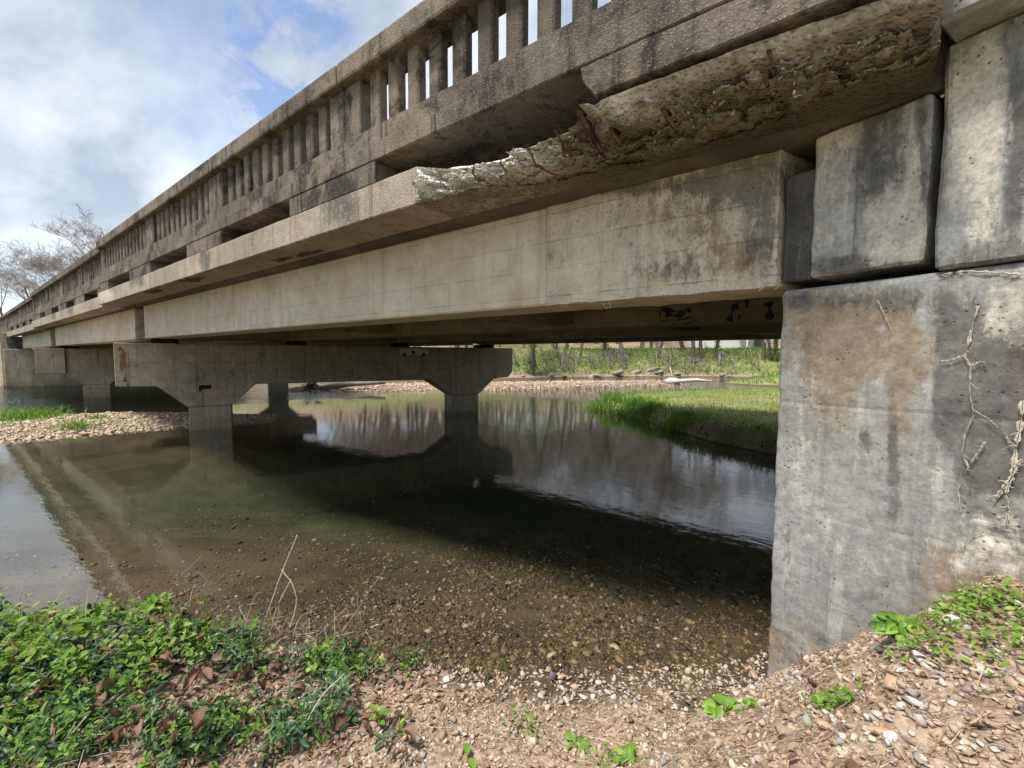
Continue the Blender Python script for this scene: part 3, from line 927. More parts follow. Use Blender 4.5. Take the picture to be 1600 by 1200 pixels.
def build_span(i):
    x0, x1 = J[i] - 0.03, J[i + 1] + 0.03
    yo, zo = YO[i], ZO[i]
    base = Vector(((x0 + x1) / 2, 6.3, Z_GB))
    root = empty('bridge_span', base, LABEL_SPAN[i], 'bridge span', 'concrete spans of the road bridge')
    # deck
    yin = 2.45
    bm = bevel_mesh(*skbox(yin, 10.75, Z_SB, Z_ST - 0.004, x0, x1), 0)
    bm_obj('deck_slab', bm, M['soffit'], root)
    # edge of the slab
    xe = -2.43 + TAN * 0.55 if i == 0 else x0
    v, f = skbox(2.05 + yo, yin, Z_SB + zo, Z_ST + zo, xe, x1, (False if i == 0 else True, True))
    if i == 0:
        v = [list(q) for q in v]
        for q in (0, 3, 4, 7):
            v[q][0] = -2.43
    bm = bevel_mesh(v, f, 0.008)
    roughen(bm, 0.12, 0.004, 3.0, i)
    ose = bm_obj('slab_edge', bm, M['slab'], root)
    add_masks(ose.data, [(530, 325, 26, 30, .9, 'soot'), (320, 405, 10, 22, .9, 'soot'), (218, 432, 8, 16, .8, 'soot'), (205, 438, 5, 14, .7, 'soot'), (110, 483, 5, 12, .7, 'soot'), (84, 493, 4, 9, .6, 'soot'), (165, 462, 14, 12, .8, 'lime'), (395, 370, 6, 20, .5, 'soot'), (600, 290, 12, 20, .4, 'soot'), (455, 345, 12, 20, .3, 'tan')])
    v, f = skbox(10.76, 11.0, Z_SB, Z_ST, x0, x1)
    bm_obj('slab_edge', bevel_mesh(v, f, 0.01), M['slab'], root)
    # girders
    for gi, gy in enumerate(GY):
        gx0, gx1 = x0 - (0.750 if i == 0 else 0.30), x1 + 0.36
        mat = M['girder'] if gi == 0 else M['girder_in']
        if gi == 0 and i == 0:
            # right hand length is badly pitted
            v, f = skbox(gy, gy + .45, Z_GB, Z_SB, -1.75, gx1, (False, True))
            box('girder', (v, f), mat, root, 0.014)
            v, f = skbox(gy, gy + .45, Z_GB, Z_SB, gx0, -1.752, (True, False))
            bm = bevel_mesh(v, f, 0.0)
            roughen(bm, 0.05, 0.010, 9.0, 2)
            for vv in bm.verts:
                vv.co.z = min(vv.co.z, Z_SB - 0.001)
            og = bm_obj('pitted_girder_end', bm, M['girder_worn'], root)
            add_masks(og.data, [(1165, 275, 80, 45, .7, 'soot'), (1090, 340, 170, 90, .24, 'soot'), (1100, 390, 170, 80, .26, 'tan'), (1050, 330, 90, 40, .3, 'tan'), (1140, 400, 80, 35, .3, 'tan'), (820, 400, 70, 14, .5, 'tan'), (1190, 340, 22, 90, .6, 'soot'), (1050, 425, 80, 18, .35, 'soot'), (1000, 290, 260, 14, .6, 'soot')])  # soot spots along the top and right end also paint the deep shade there
        else:
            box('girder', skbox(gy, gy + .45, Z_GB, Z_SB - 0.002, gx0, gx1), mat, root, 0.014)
    # cross beams between the girders
    for fr in (0.0, 0.33, 0.66, 1.0):
        xc = gx_lerp(x0 - 0.75, x1 + 0.5, fr)
        for a, b in ((GY[0] + .452, GY[1] - .002), (GY[1] + .452, GY[2] - .002), (GY[2] + .452, GY[3] - .002)):
            v = []
            for z in (Z_GB + (0.06 if 0 < fr < 1 else 0.02), Z_SB - 0.002):
                v += [(xc + TAN * (a - 2.65), a, z), (xc + .25 + TAN * (a - 2.65), a, z), (xc + .25 + TAN * (b - 2.65), b, z), (xc + TAN * (b - 2.65), b, z)]
            box('cross_beam', (v, HEX), M['girder_in'], root, 0.01)
    # worn joint block between girder ends
    if i > 0:
        o = np.array([J[i], 2.65, 0.0])
        bm = bevel_mesh(*frame_box(o, -0.27, 0.16, -0.05, 0.5, Z_CAP + 0.07, 2.74), 0.02)
        roughen(bm, 0.12, 0.008, 5, i)
        bm_obj('joint_block', bm, M['pier'], root)
    # kerb beam with drain openings
    z1, z2, z3 = 3.235 + zo, 3.365 + zo, 3.505 + zo
    Y0 = 2.075 + yo
    bm = bevel_mesh(*skbox(Y0, Y0 + .64, z1, z2, x0, x1), 0.008)
    roughen(bm, 0.4, 0.004, 3, i + 5)
    bm_obj('kerb_beam', bm, M['rail'], root)
    edges = []
    cur = x0 - TAN * .55
    for a, b in sorted(OPEN[i], key=lambda q: -q[1]):
        edges.append((b, cur)); cur = a
    edges.append((x1 - TAN * .55, cur))
    for n_, (a, b) in enumerate(edges):
        v = []
        for z in (Z_ST + zo + 0.016, z1 - 0.001):
            v += [(a, Y0 + .004, z), (b, Y0 + .004, z), (b, Y0 + .5, z), (a, Y0 + .5, z)]
        bm = bevel_mesh(v, HEX, 0.008)
        if i == 0 and n_ == 0:
            bmesh.ops.translate(bm, verts=[], vec=(0, 0, 0))
            roughen(bm, 0.035, 0.004, 10, 3)
            for q in bm.verts:                      # broken end beside the first opening
                d = q.co.x - a
                if d < 0.16:
                    t = (q.co.z - (Z_ST)) / 0.2
                    q.co.x += (0.10 * (1 - t) ** 1.5) * (1 - d / 0.16) + 0.018 * mnoise.noise(q.co * 14)
            bm_obj('broken_kerb_block', bm, M['rail'], root)
        else:
            roughen(bm, 0.35, 0.003, 3, n_)
            bm_obj('kerb_block', bm, M['rail'], root)
    # parapet panels
    ps = [x0 - TAN * .55 + (0.0 if i else 0.0)] + POSTS[i] + [x1 - TAN * .55]
    for a, b in zip(ps[:-1], ps[1:]):
        hi, lo = a - 0.004, b + 0.004
        v = []
        for z in (z2 + 0.001, z3):
            v += [(lo, Y0 + .028, z), (hi, Y0 + .028, z), (hi, Y0 + .22, z), (lo, Y0 + .22, z)]
        bm = bevel_mesh(v, HEX, 0.006)
        panel = bm_obj('parapet_panel', bm, M['rail'], root)
        zt0, zt1 = 3.935 + zo, 4.10 + zo
        v = []
        for z in (zt0, zt1):
            v += [(lo, Y0 - .025, z), (hi, Y0 - .025, z), (hi, Y0 + .24, z), (lo, Y0 + .24, z)]
        bm = bevel_mesh(v, HEX, 0.022, 2)
        child_of(bm_obj('rail_cap', bm, M['rail']), panel)
        for s, x in ((1, lo), (-1, hi)):
            if (s == -1 and x == ps[0] - 0.004) or (s == 1 and b == ps[-1]):
                w = 0.30
            else:
                w = 0.215
            xa, xb = (x, x + w) if s == 1 else (x - w, x)
            v = []
            for z in (z3 + .001, zt0 - .001):
                v += [(xa, Y0 + .045, z), (xb, Y0 + .045, z), (xb, Y0 + .165, z), (xa, Y0 + .165, z)]
            child_of(bm_obj('post', bevel_mesh(v, HEX, 0.008), M['rail']), panel)
        wl, wh = lo + .215, hi - .215
        nb = max(1, round((wh - wl - 0.107) / 0.228))
        gap = (wh - wl - nb * 0.12) / (nb + 1)
        for q in range(nb):
            xb = wl + gap + q * (gap + 0.12)
            child_of(link('baluster', BALUSTER), panel, (xb + 0.06, Y0 + 0.105, z3 + 0.001))
    # far parapet, its balusters joined
    v, f = skbox(10.5, 11.0, z1 - .184, z3, x0, x1)
    box('far_kerb_beam', (v, f), M['rail'], root, 0.01)
    fp = box('far_rail_cap', skbox(10.62, 10.98, 3.935, 4.10, x0, x1), M['rail'], root, 0.01)
    mb = MB()
    x = x1 + 3.2
    while x < x0 + 2.9:
        vv = [(x + sx * .07, 10.80 + sy * .09, z) for z in (3.506, 3.934) for sx, sy in ((-1, -1), (1, -1), (1, 1), (-1, 1))]
        mb.add((vv, HEX)); x += 0.23
    ob = mb.build('far_balusters', M['rail'], root)
    ob['kind'] = 'stuff'
    return root


def gx_lerp(a, b, t):
    return a + (b - a) * t


def child_of(o, parent, loc=None):
    pw = parent_world(parent)
    o.parent = parent
    if loc is None:
        o.location = -pw
    else:
        o.location = Vector(loc) - pw
    return o


def make_baluster():
    # a prism with a shallow pointed front: slightly chamfered corners
    h = 0.428
    prof = [(-0.06, -0.030), (-0.048, -0.042), (0.048, -0.042), (0.06, -0.030), (0.06, 0.030), (0.048, 0.042), (-0.048, 0.042), (-0.06, 0.030)]
    V = [(x, y, z) for z in (0, h) for x, y in prof]
    F = [tuple(range(7, -1, -1)), tuple(range(8, 16))] + [(k, (k + 1) % 8, 8 + (k + 1) % 8, 8 + k) for k in range(8)]
    return mesh_from('baluster', V, F, (M['rail'],))


BALUSTER = make_baluster()
SPANS = [build_span(i) for i in range(3)]
SPAN = SPANS[0]


# ---- the broken slab edge of the nearest span
def build_break():
    top = [(-2.43, 2.055, 3.05), (-2.17, 2.07, 2.985), (-1.94, 2.09, 2.94), (-1.68, 2.10, 2.93), (-1.41, 2.10, 2.955), (-1.29, 2.10, 2.965), (-1.19, 2.10, 3.00), (-1.06, 2.10, 3.045), (-0.86, 2.10, 3.045), (-0.58, 2.11, 3.045), (-0.38, 2.10, 3.035), (-0.12, 2.09, 3.02), (0.05, 2.07, 3.0), (0.185, 2.06, 2.96)]
    bot = [(-2.43, 2.02, 2.80), (-2.31, 2.03, 2.80), (-2.10, 2.05, 2.80), (-1.83, 2.11, 2.80), (-1.59, 2.22, 2.80), (-1.27, 2.23, 2.80), (-1.06, 2.26, 2.80), (-0.78, 2.33, 2.80), (-0.62, 2.30, 2.80), (-0.34, 2.26, 2.80), (-0.17, 2.19, 2.80), (0.04, 2.13, 2.80), (0.185, 2.09, 2.80)]

    def lerp(tab, x):
        xs = [t[0] for t in tab]
        return np.interp(x, xs, [t[1] for t in tab]), np.interp(x, xs, [t[2] for t in tab])
    nx, nu = 400, 52
    V = []; fresh = []; rusty = []; aged_shade = []; under = []
    rust_at = [(-1.20, 2.95, .07), (-1.30, 2.89, .05), (-0.93, 2.90, .03), (-0.46, 3.0, .03)]
    for a in range(nx + 1):
        x = -2.43 + (2.615) * a / nx
        yt, zt = lerp(top, x); yb, zb = lerp(bot, x)
        for b in range(nu + 1):
            if b <= 6:                           # top surface of the remaining slab
                t = b / 6
                p = Vector((x, 2.46 + (yt - 2.46) * t, 3.046 + (zt - 3.046) * t ** 2))
                am = 0.3 * t if x < -1.15 else 0.05 * t
            elif b >= nu - 6:
                t = (b - (nu - 6)) / 6
                ub = 0.10 * .55 ** 1.3 * (1 if x > -1.7 else .2)
                p = Vector((x, yb + ub + (2.46 - yb - ub) * t, zb + (2.80 - zb) * t))
                am = 0.30 * (1 - t)
            else:
                t = (b - 6) / (nu - 12)
                p = Vector((x, yt + (yb - yt) * t, zt + (zb - zt) * t))
                p.y += 0.02 * math.sin(math.pi * t) + 0.10 * max(0.0, t - .45) ** 1.3 * (1 if x > -1.7 else 0.2)
                am = (1.0 if 0 < t < 1 else 0.4) * (1 if x < -1.1 else float(smooth01((t - .16) / .1)) * .92 + .08)
            end = min(1.0, (x + 2.43) / 0.05) * min(1.0, (0.19 - x) / 0.03)
            q = Vector((p.x, p.y * 1.2, p.z))
            d = mnoise.fractal(q * 6.0, 0.8, 2.1, 5) * 0.055
            q2 = Vector((p.x * .55 + p.z * .25, p.y, p.z * 1.5))
            for sc_, am_ in ((8.0, .060), (17.0, .036), (36.0, .018)):
                dd_, pp_ = mnoise.voronoi(q2 * sc_ + Vector((mnoise.noise(q * 9) * .5, 0, 0)))
                hsh = mnoise.cell(pp_[0] * 3.7) if hasattr(mnoise, 'cell') else mnoise.noise(pp_[0] * 3.7)
                sl = (q2 * sc_ - pp_[0]).dot(Vector((mnoise.cell(pp_[0] * 5.1) - .5, .3, mnoise.cell(pp_[0] * 7.3) - .5)))
                d += ((hsh - .5) + sl * .9) * am_
            cell = mnoise.voronoi(q * 42.0)[0]
            d += (cell[1] - cell[0]) * 0.010
            dz = mnoise.noise(q * 11.0 + Vector((9, 9, 9))) * 0.022
            p.y -= d * am * end
            p.z += dz * am * end
            V.append(p)
            fr = (1.0 - smooth01((x + 1.70) / 0.75)) * (1 - smooth01((b / nu - 0.62) / 0.22))
            fr = max(fr, 0.8 * (1 - smooth01(abs(x + 0.98) / 0.14)) * (1 - smooth01((b / nu - .3) / .2)), 0.25 * (1 - smooth01((b / nu - .3) / .3)))
            fresh.append(float(fr))
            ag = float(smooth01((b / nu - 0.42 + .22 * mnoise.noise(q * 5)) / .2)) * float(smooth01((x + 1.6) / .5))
            aged_shade.append(ag)
            under.append(float(smooth01((b / nu - .80) / .10)) * float(smooth01((x + 1.9) / 1.0)))  # mask for the painted shade of the underside rows
            rr = 0
            for rx, rz, rs in rust_at:
                rr = max(rr, 1 - math.hypot(p.x - rx, (p.z - rz)) / rs + 0.5 * mnoise.noise(q * 16))
            rusty.append(max(0.0, min(1.0, rr * 1.3)))
    W = nu + 1
    F = [(a * W + b, a * W + b + 1, (a + 1) * W + b + 1, (a + 1) * W + b) for a in range(nx) for b in range(nu)]
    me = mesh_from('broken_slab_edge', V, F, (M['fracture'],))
    for nm, arr in (('fresh', fresh), ('rusty', rusty), ('aged_shade', aged_shade), ('under', under)):
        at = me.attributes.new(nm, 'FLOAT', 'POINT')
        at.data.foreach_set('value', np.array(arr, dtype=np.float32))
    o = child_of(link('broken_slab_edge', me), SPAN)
    o['label'] = 'jagged spalled slab edge of crumbling aggregate'
    # broken aggregate standing out of the fracture
    rr_ = np.random.default_rng(5)
    VV = np.array([tuple(v) for v in V]).reshape(nx + 1, nu + 1, 3)
    n_ = 900
    ia = rr_.integers(3, nx - 3, n_); ib = rr_.integers(8, nu - 8, n_)
    okk = ((VV[ia, ib, 0] < -1.0) | (ib > 16)) & ((ib < 30) | (rr_.uniform(0, 1, n_) < .25))
    ia, ib = ia[okk], ib[okk]
    T = VV[ia, ib]
    prs = [hull_stone(500 + q, .7, 10) for q in range(4)]
    parts_ = []
    for q in range(4):
        m_ = np.arange(len(T)) % 4 == q
        parts_.append(batch(prs[q], rot_mats(m_.sum(), rr_, 1.5), np.clip(np.exp(rr_.normal(math.log(.009), .45, m_.sum())), .004, .026), T[m_]))
    Va, Fa = merge(parts_)
    oa = child_of(link('exposed_aggregate', mesh_from('exposed_aggregate', Va, Fa, (M['aggregate'],))), SPAN)
    oa['kind'] = 'stuff'
    # rebar stubs
    bars = [([(905, 178), (918, 200), (940, 240)], .016, 2.13, 'thick'), ([(915, 190), (930, 215), (945, 245)], .013, 2.15, 't'), ([(955, 202), (960, 215), (970, 228)], .011, 2.16, 't'),
            ([(1036, 172), (1045, 188), (1058, 206)], .012, 2.15, 't'), ([(1201, 80), (1205, 92), (1208, 106)], .009, 2.12, 't'), ([(1199, 112), (1196, 122), (1200, 135)], .012, 2.13, 't'),
            ([(868, 205), (878, 222), (882, 245)], .008, 2.10, 't'), ([(822, 226), (830, 240), (838, 262)], .006, 2.09, 't'), ([(784, 242), (782, 256), (790, 268)], .006, 2.08, 't'),
            ([(741, 258), (738, 270), (748, 284)], .006, 2.08, 't'), ([(748, 280), (760, 284), (768, 290)], .004, 2.09, 't'), ([(838, 258), (855, 268), (872, 274)], .006, 2.14, 't')]
    for px, r, Y, _ in bars:
        pts = [on_y(x, y, Y - 0.008 * k) for k, (x, y) in enumerate(px)]
        pts = [Vector(map(float, p)) for p in pts]
        back = pts[0] + Vector((0.0, 0.10, 0.02))
        vf = tube([back] + pts, [r, r, r * .95, r * .75], 6)
        b = MB().add(vf).build('rebar', M['rust'])
        child_of(b, SPAN)
    # drooping root fibres under girder edge
    for (px, pts_) in ((0, [(942, 474), (947, 482), (955, 479), (952, 472)]), (1, [(1185, 455), (1205, 440), (1222, 446), (1210, 452)])):
        pts = [on_y(x, y, 2.63) for x, y in pts_]
        child_of(MB().add(tube(pts, [.0025] * 4, 4)).build('hanging_root', M['drywood']), SPAN)


_t = time.time(); build_break(); print('T', 'build_break()', round(time.time() - _t, 1))


# ---- spalled hollows on the underside of the near span's slab
def spall(px, w, Yc):
    o = on_z(px[0], px[1], Z_SB)
    n = 44
    V = [Vector((o[0], o[1], Z_SB - 0.020))]
    F = []
    rings = 5
    for r in range(1, rings + 1):
        for k in range(n):
            a = 2 * math.pi * k / n
            rr = r / rings * (0.8 + 1.1 * mnoise.noise(Vector((math.cos(a) * 1.6 + px[0], math.sin(a) * 1.6, 0))) + 0.7 * mnoise.noise(Vector((math.cos(a) * 5 + px[0], math.sin(a) * 5, 3))))
            z = Z_SB - 0.018 * (1 - (r / rings) ** 3) - 0.014 * abs(mnoise.noise(Vector((math.cos(a) * r * 3, math.sin(a) * r * 3, px[0]))))
            if r == rings:
                z = Z_SB + 0.004
            V.append(Vector((o[0] + math.cos(a) * rr * w, o[1] + math.sin(a) * rr * w * 0.28, z)))
    for k in range(n):
        F.append((0, 1 + k, 1 + (k + 1) % n))
        for r in range(rings - 1):
            b = 1 + r * n
            F.append((b + k, b + n + k, b + n + (k + 1) % n, b + (k + 1) % n))
    me = mesh_from('spalled_patch', V, F, (M['rustpatch'],))
    child_of(link('spalled_patch', me), SPAN)


M['rustpatch'] = concrete('spalled_underside', (0.22, 0.175, 0.13), (0.11, 0.085, 0.06), g_amt=0.7, g_lo=.45, streak=0, warm=(0.20, 0.08, 0.035), warm_amt=0.7, bump=1.0, agg=.3)
for px, w in (((478, 396), .22), ((440, 405), .16), ((300, 436), .36), ((240, 455), .34)):
    spall(px, w, 0)


# ---- piers
def cap_outline():
    return [(-1.19, 2.015), (-1.19, 1.115), (-0.52, 1.10), (0.0, 0.63), (0.0, -1.6), (0.80, -1.6), (0.80, 0.63), (1.29, 1.10), (5.53, 1.10), (6.24, 0.63), (6.24, -1.6),
            (7.06, -1.6), (7.06, 0.63), (7.59, 1.09), (8.08, 1.12), (8.24, 1.30), (8.24, 2.015)]


def build_pier(o, label, seed):
    root = empty('bridge_pier', Vector(o) + Vector((0, 0, -1.2)), label, 'bridge pier', 'T shaped concrete piers in the river')
    T = 0.72
    # cap with haunches
    ol = [(-1.19, 2.015), (-1.19, 1.115), (-0.52, 1.10), (0.0, 0.632), (0.80, 0.632), (1.29, 1.10), (5.53, 1.10), (6.24, 0.632), (7.06, 0.632), (7.59, 1.09), (8.08, 1.12), (8.24, 1.30), (8.24, 2.015)]
    bm = bmesh.new()
    vs = [bm.verts.new(o + PV * s + ZV * z) for s, z in ol]
    f = bm.faces.new(vs)
    r = bmesh.ops.extrude_face_region(bm, geom=[f])
    bmesh.ops.translate(bm, verts=[g for g in r['geom'] if isinstance(g, bmesh.types.BMVert)], vec=tuple(-EV * T))
    bmesh.ops.recalc_face_normals(bm, faces=bm.faces)
    bmesh.ops.bevel(bm, geom=list(bm.edges), offset=0.012, segments=1, affect='EDGES')
    cap = bm_obj('pier_cap', bm, M['pier'], root)
    for s0, s1 in ((0.0, 0.80), (6.24, 7.06)):
        bm = bevel_mesh(*frame_box(o, -T + .004, -.004, s0 + .004, s1 - .004, -1.6, 0.628), 0.012)
        bm_obj('column', bm, M['pier'], root)
    for gy in GY:
        s = (gy + .225 - o[1]) / PV[1]
        for e in (-0.16, -0.56):
            box('bearing_plate', frame_box(o, e - .12, e + .12, s - .2, s + .2, Z_CAP + .002, Z_GB - .001), M['rust'], root, 0.004)
    return root


PIER1 = build_pier(P1, 'nearer T shaped pier with rust stained cap end, standing in calm water', 1)
PIER2 = build_pier(P2, 'farther T shaped pier with a square cast cap end, behind the nearer pier', 2)
bm = bevel_mesh(*frame_box(P2, 0.002, 0.10, -1.22, -0.42, 1.09, 2.03), 0.012)
child_of(bm_obj('cap_casing', bm, M['pier']), PIER2)
# rust scab on pier 1
for quad in ([(311, 602), (330, 601), (330, 607), (316, 608), (313, 612), (311, 612)],):
    pts = [on_pier(x, y) + EV * 0.004 for x, y in quad]
    vf = (pts + [p + EV * 0.008 for p in pts], [tuple(range(6, 12)), (0, 1, 7, 6), (1, 2, 8, 7), (2, 3, 9, 8), (3, 4, 10, 9), (4, 5, 11, 10), (5, 0, 6, 11)])
    child_of(MB().add(vf).build('rust_scab', M['rust']), PIER1)


def blotch(cx, cy, w, h, seed, planef, nrm, mat, parent, name, n=30):
    V, F = [], []
    c = Vector(map(float, planef(cx, cy)))
    V.append(c + Vector(nrm) * 0.004)
    for k in range(n):
        a = 2 * math.pi * k / n
        r = 1 + 0.9 * mnoise.noise(Vector((math.cos(a) * 1.7 + seed, math.sin(a) * 1.7, seed))) + .4 * mnoise.noise(Vector((math.cos(a) * 5 + seed, math.sin(a) * 5, seed)))
        V.append(Vector(map(float, planef(cx + math.cos(a) * w * r, cy + math.sin(a) * h * r))) + Vector(nrm) * 0.003)
    for k in range(n):
        F.append((0, 1 + k, 1 + (k + 1) % n))
    child_of(MB().add((V, F)).build(name, mat), parent)


for bx, by, w, h, s in ((192, 558, 5, 9, 1), (190, 572, 4, 10, 2), (195, 592, 3, 6, 3), (200, 601, 3, 2, 4), (188, 545, 4, 3, 5)):
    blotch(bx, by, w, h, s, on_pier, EV, M['rust_stain'], PIER1, 'rust_stain')

# scratched letters on the nearer pier's cap
STROKES = {
    'F': [[(0, 0), (0, 1)], [(0, 1), (.6, 1)], [(0, .55), (.45, .55)]],
    'O': [[(.3, 0), (.05, .2), (0, .6), (.2, 1), (.5, .9), (.6, .5), (.5, .1), (.3, 0)]],
    'R': [[(0, 0), (0, 1)], [(0, 1), (.45, .95), (.5, .65), (.05, .5)], [(.1, .5), (.6, 0)]],
    'E': [[(.55, 0), (0, 0), (0, 1), (.55, 1)], [(0, .5), (.4, .5)]],
    'S': [[(.6, .9), (.3, 1), (.05, .75), (.5, .4), (.5, .1), (.2, 0), (0, .1)]],
    'T': [[(.3, 0), (.3, 1)], [(0, 1), (.65, 1)]],
    'C': [[(.6, .9), (.25, 1), (0, .6), (.05, .2), (.35, 0), (.6, .12)]],
    'I': [[(.25, 0), (.25, 1)]],
    'K': [[(0, 0), (0, 1)], [(.5, 1), (.05, .5), (.6, 0)]],
    'A': [[(0, 0), (.3, 1), (.6, 0)], [(.12, .4), (.48, .4)]],
    'M': [[(0, 0), (.05, 1), (.3, .4), (.55, 1), (.65, 0)]],
}


def write(text, pos, u, v, nrm, size, w, mat, parent, name, adv=0.9):
    V, F = [], []
    x = 0
    for ch in text:
        if ch == ' ':
            x += adv * 1.2; continue
        for st in STROKES[ch]:
            pts = []
            for (a0, b0), (a1, b1) in zip(st[:-1], st[1:]):
                for t in (0, .33, .66):
                    pts.append((a0 + (a1 - a0) * t, b0 + (b1 - b0) * t))
            pts.append(st[-1])
            P = [np.array(pos) + np.array(u) * (x + a + random.uniform(-.02, .02)) * size * .62 + np.array(v) * (b + random.uniform(-.02, .02)) * size for a, b in pts]
            vf = strip_poly('', P, w, None, None, nrm, 0.003, 0.002, lambda t: random.uniform(.5, 1.2))
            b0 = len(V)
            V += vf[0]; F += [tuple(i + b0 for i in f) for f in vf[1]]
        x += adv * (0.55 if ch == 'I' else 1)
    child_of(MB().add((V, F)).build(name, mat), parent)


write('FORREST', P1 + PV * 0.92 + ZV * 1.20, PV, ZV, EV, 0.42, 0.012, M['scratch'], PIER1, 'scratched_lettering', 1.38)
write('STOCITOK', P1 + PV * 3.72 + ZV * 1.22, PV, ZV, EV, 0.42, 0.012, M['scratch'], PIER1, 'scratched_lettering', 1.50)
write('SAM', np.array([-11.6, 2.103, 3.385]), np.array([1, 0, 0]), ZV, (0, -1, 0), 0.105, 0.007, M['ochre'], SPAN, 'painted_tag', 1.9)

# pale bracket on the pier cap
bm = bevel_mesh(*frame_box(P1, 0.03, 0.10, 4.66, 5.46, 1.79, 1.97), 0.03, 2)
child_of(bm_obj('pale_bracket', bm, M['white_metal']), PIER1)
for s, z in ((5.03, 1.86), (4.78, 1.80), (5.33, 1.80)):
    V, F = tube([P1 + PV * s + ZV * z + EV * 0.10, P1 + PV * s + ZV * z + EV * 0.106], [0.05, 0.05], 12)
    child_of(MB().add((V, F)).build('bolt_hole', M['darkglass']), PIER1)

# dark spray paint on the second girder
GF = lambda x, y: on_y(x, y, GY[1])
for k, (pl, w) in enumerate((([(1032, 482), (1050, 486), (1072, 485), (1080, 484)], .035), ([(1040, 490), (1055, 494), (1070, 489)], .05), ([(1035, 502), (1060, 500), (1090, 494)], .012),
                             ([(1050, 507), (1075, 505), (1095, 498)], .012), ([(1028, 480), (1032, 492), (1033, 504)], .012), ([(1152, 473), (1146, 484), (1139, 502)], .05), ([(1168, 472), (1166, 480)], .03),
                             ([(1200, 472), (1203, 484), (1202, 500)], .05), ([(1153, 496), (1157, 497)], .04), ([(1155, 472), (1165, 470), (1175, 470)], .02))):
    P_ = []
    for (a, b), (c, d) in zip(pl[:-1], pl[1:]):
        for t in (0, .25, .5, .75):
            P_.append(GF(a + (c - a) * t, b + (d - b) * t))
    P_.append(GF(*pl[-1]))
    vf = strip_poly('', P_, w * .8, None, None, (0, -1, 0), 0.003, 0.002, lambda t: .6 + .5 * math.sin(t * 9 + k))
    child_of(MB().add(vf).build('spray_mark', M['spray']), SPAN)


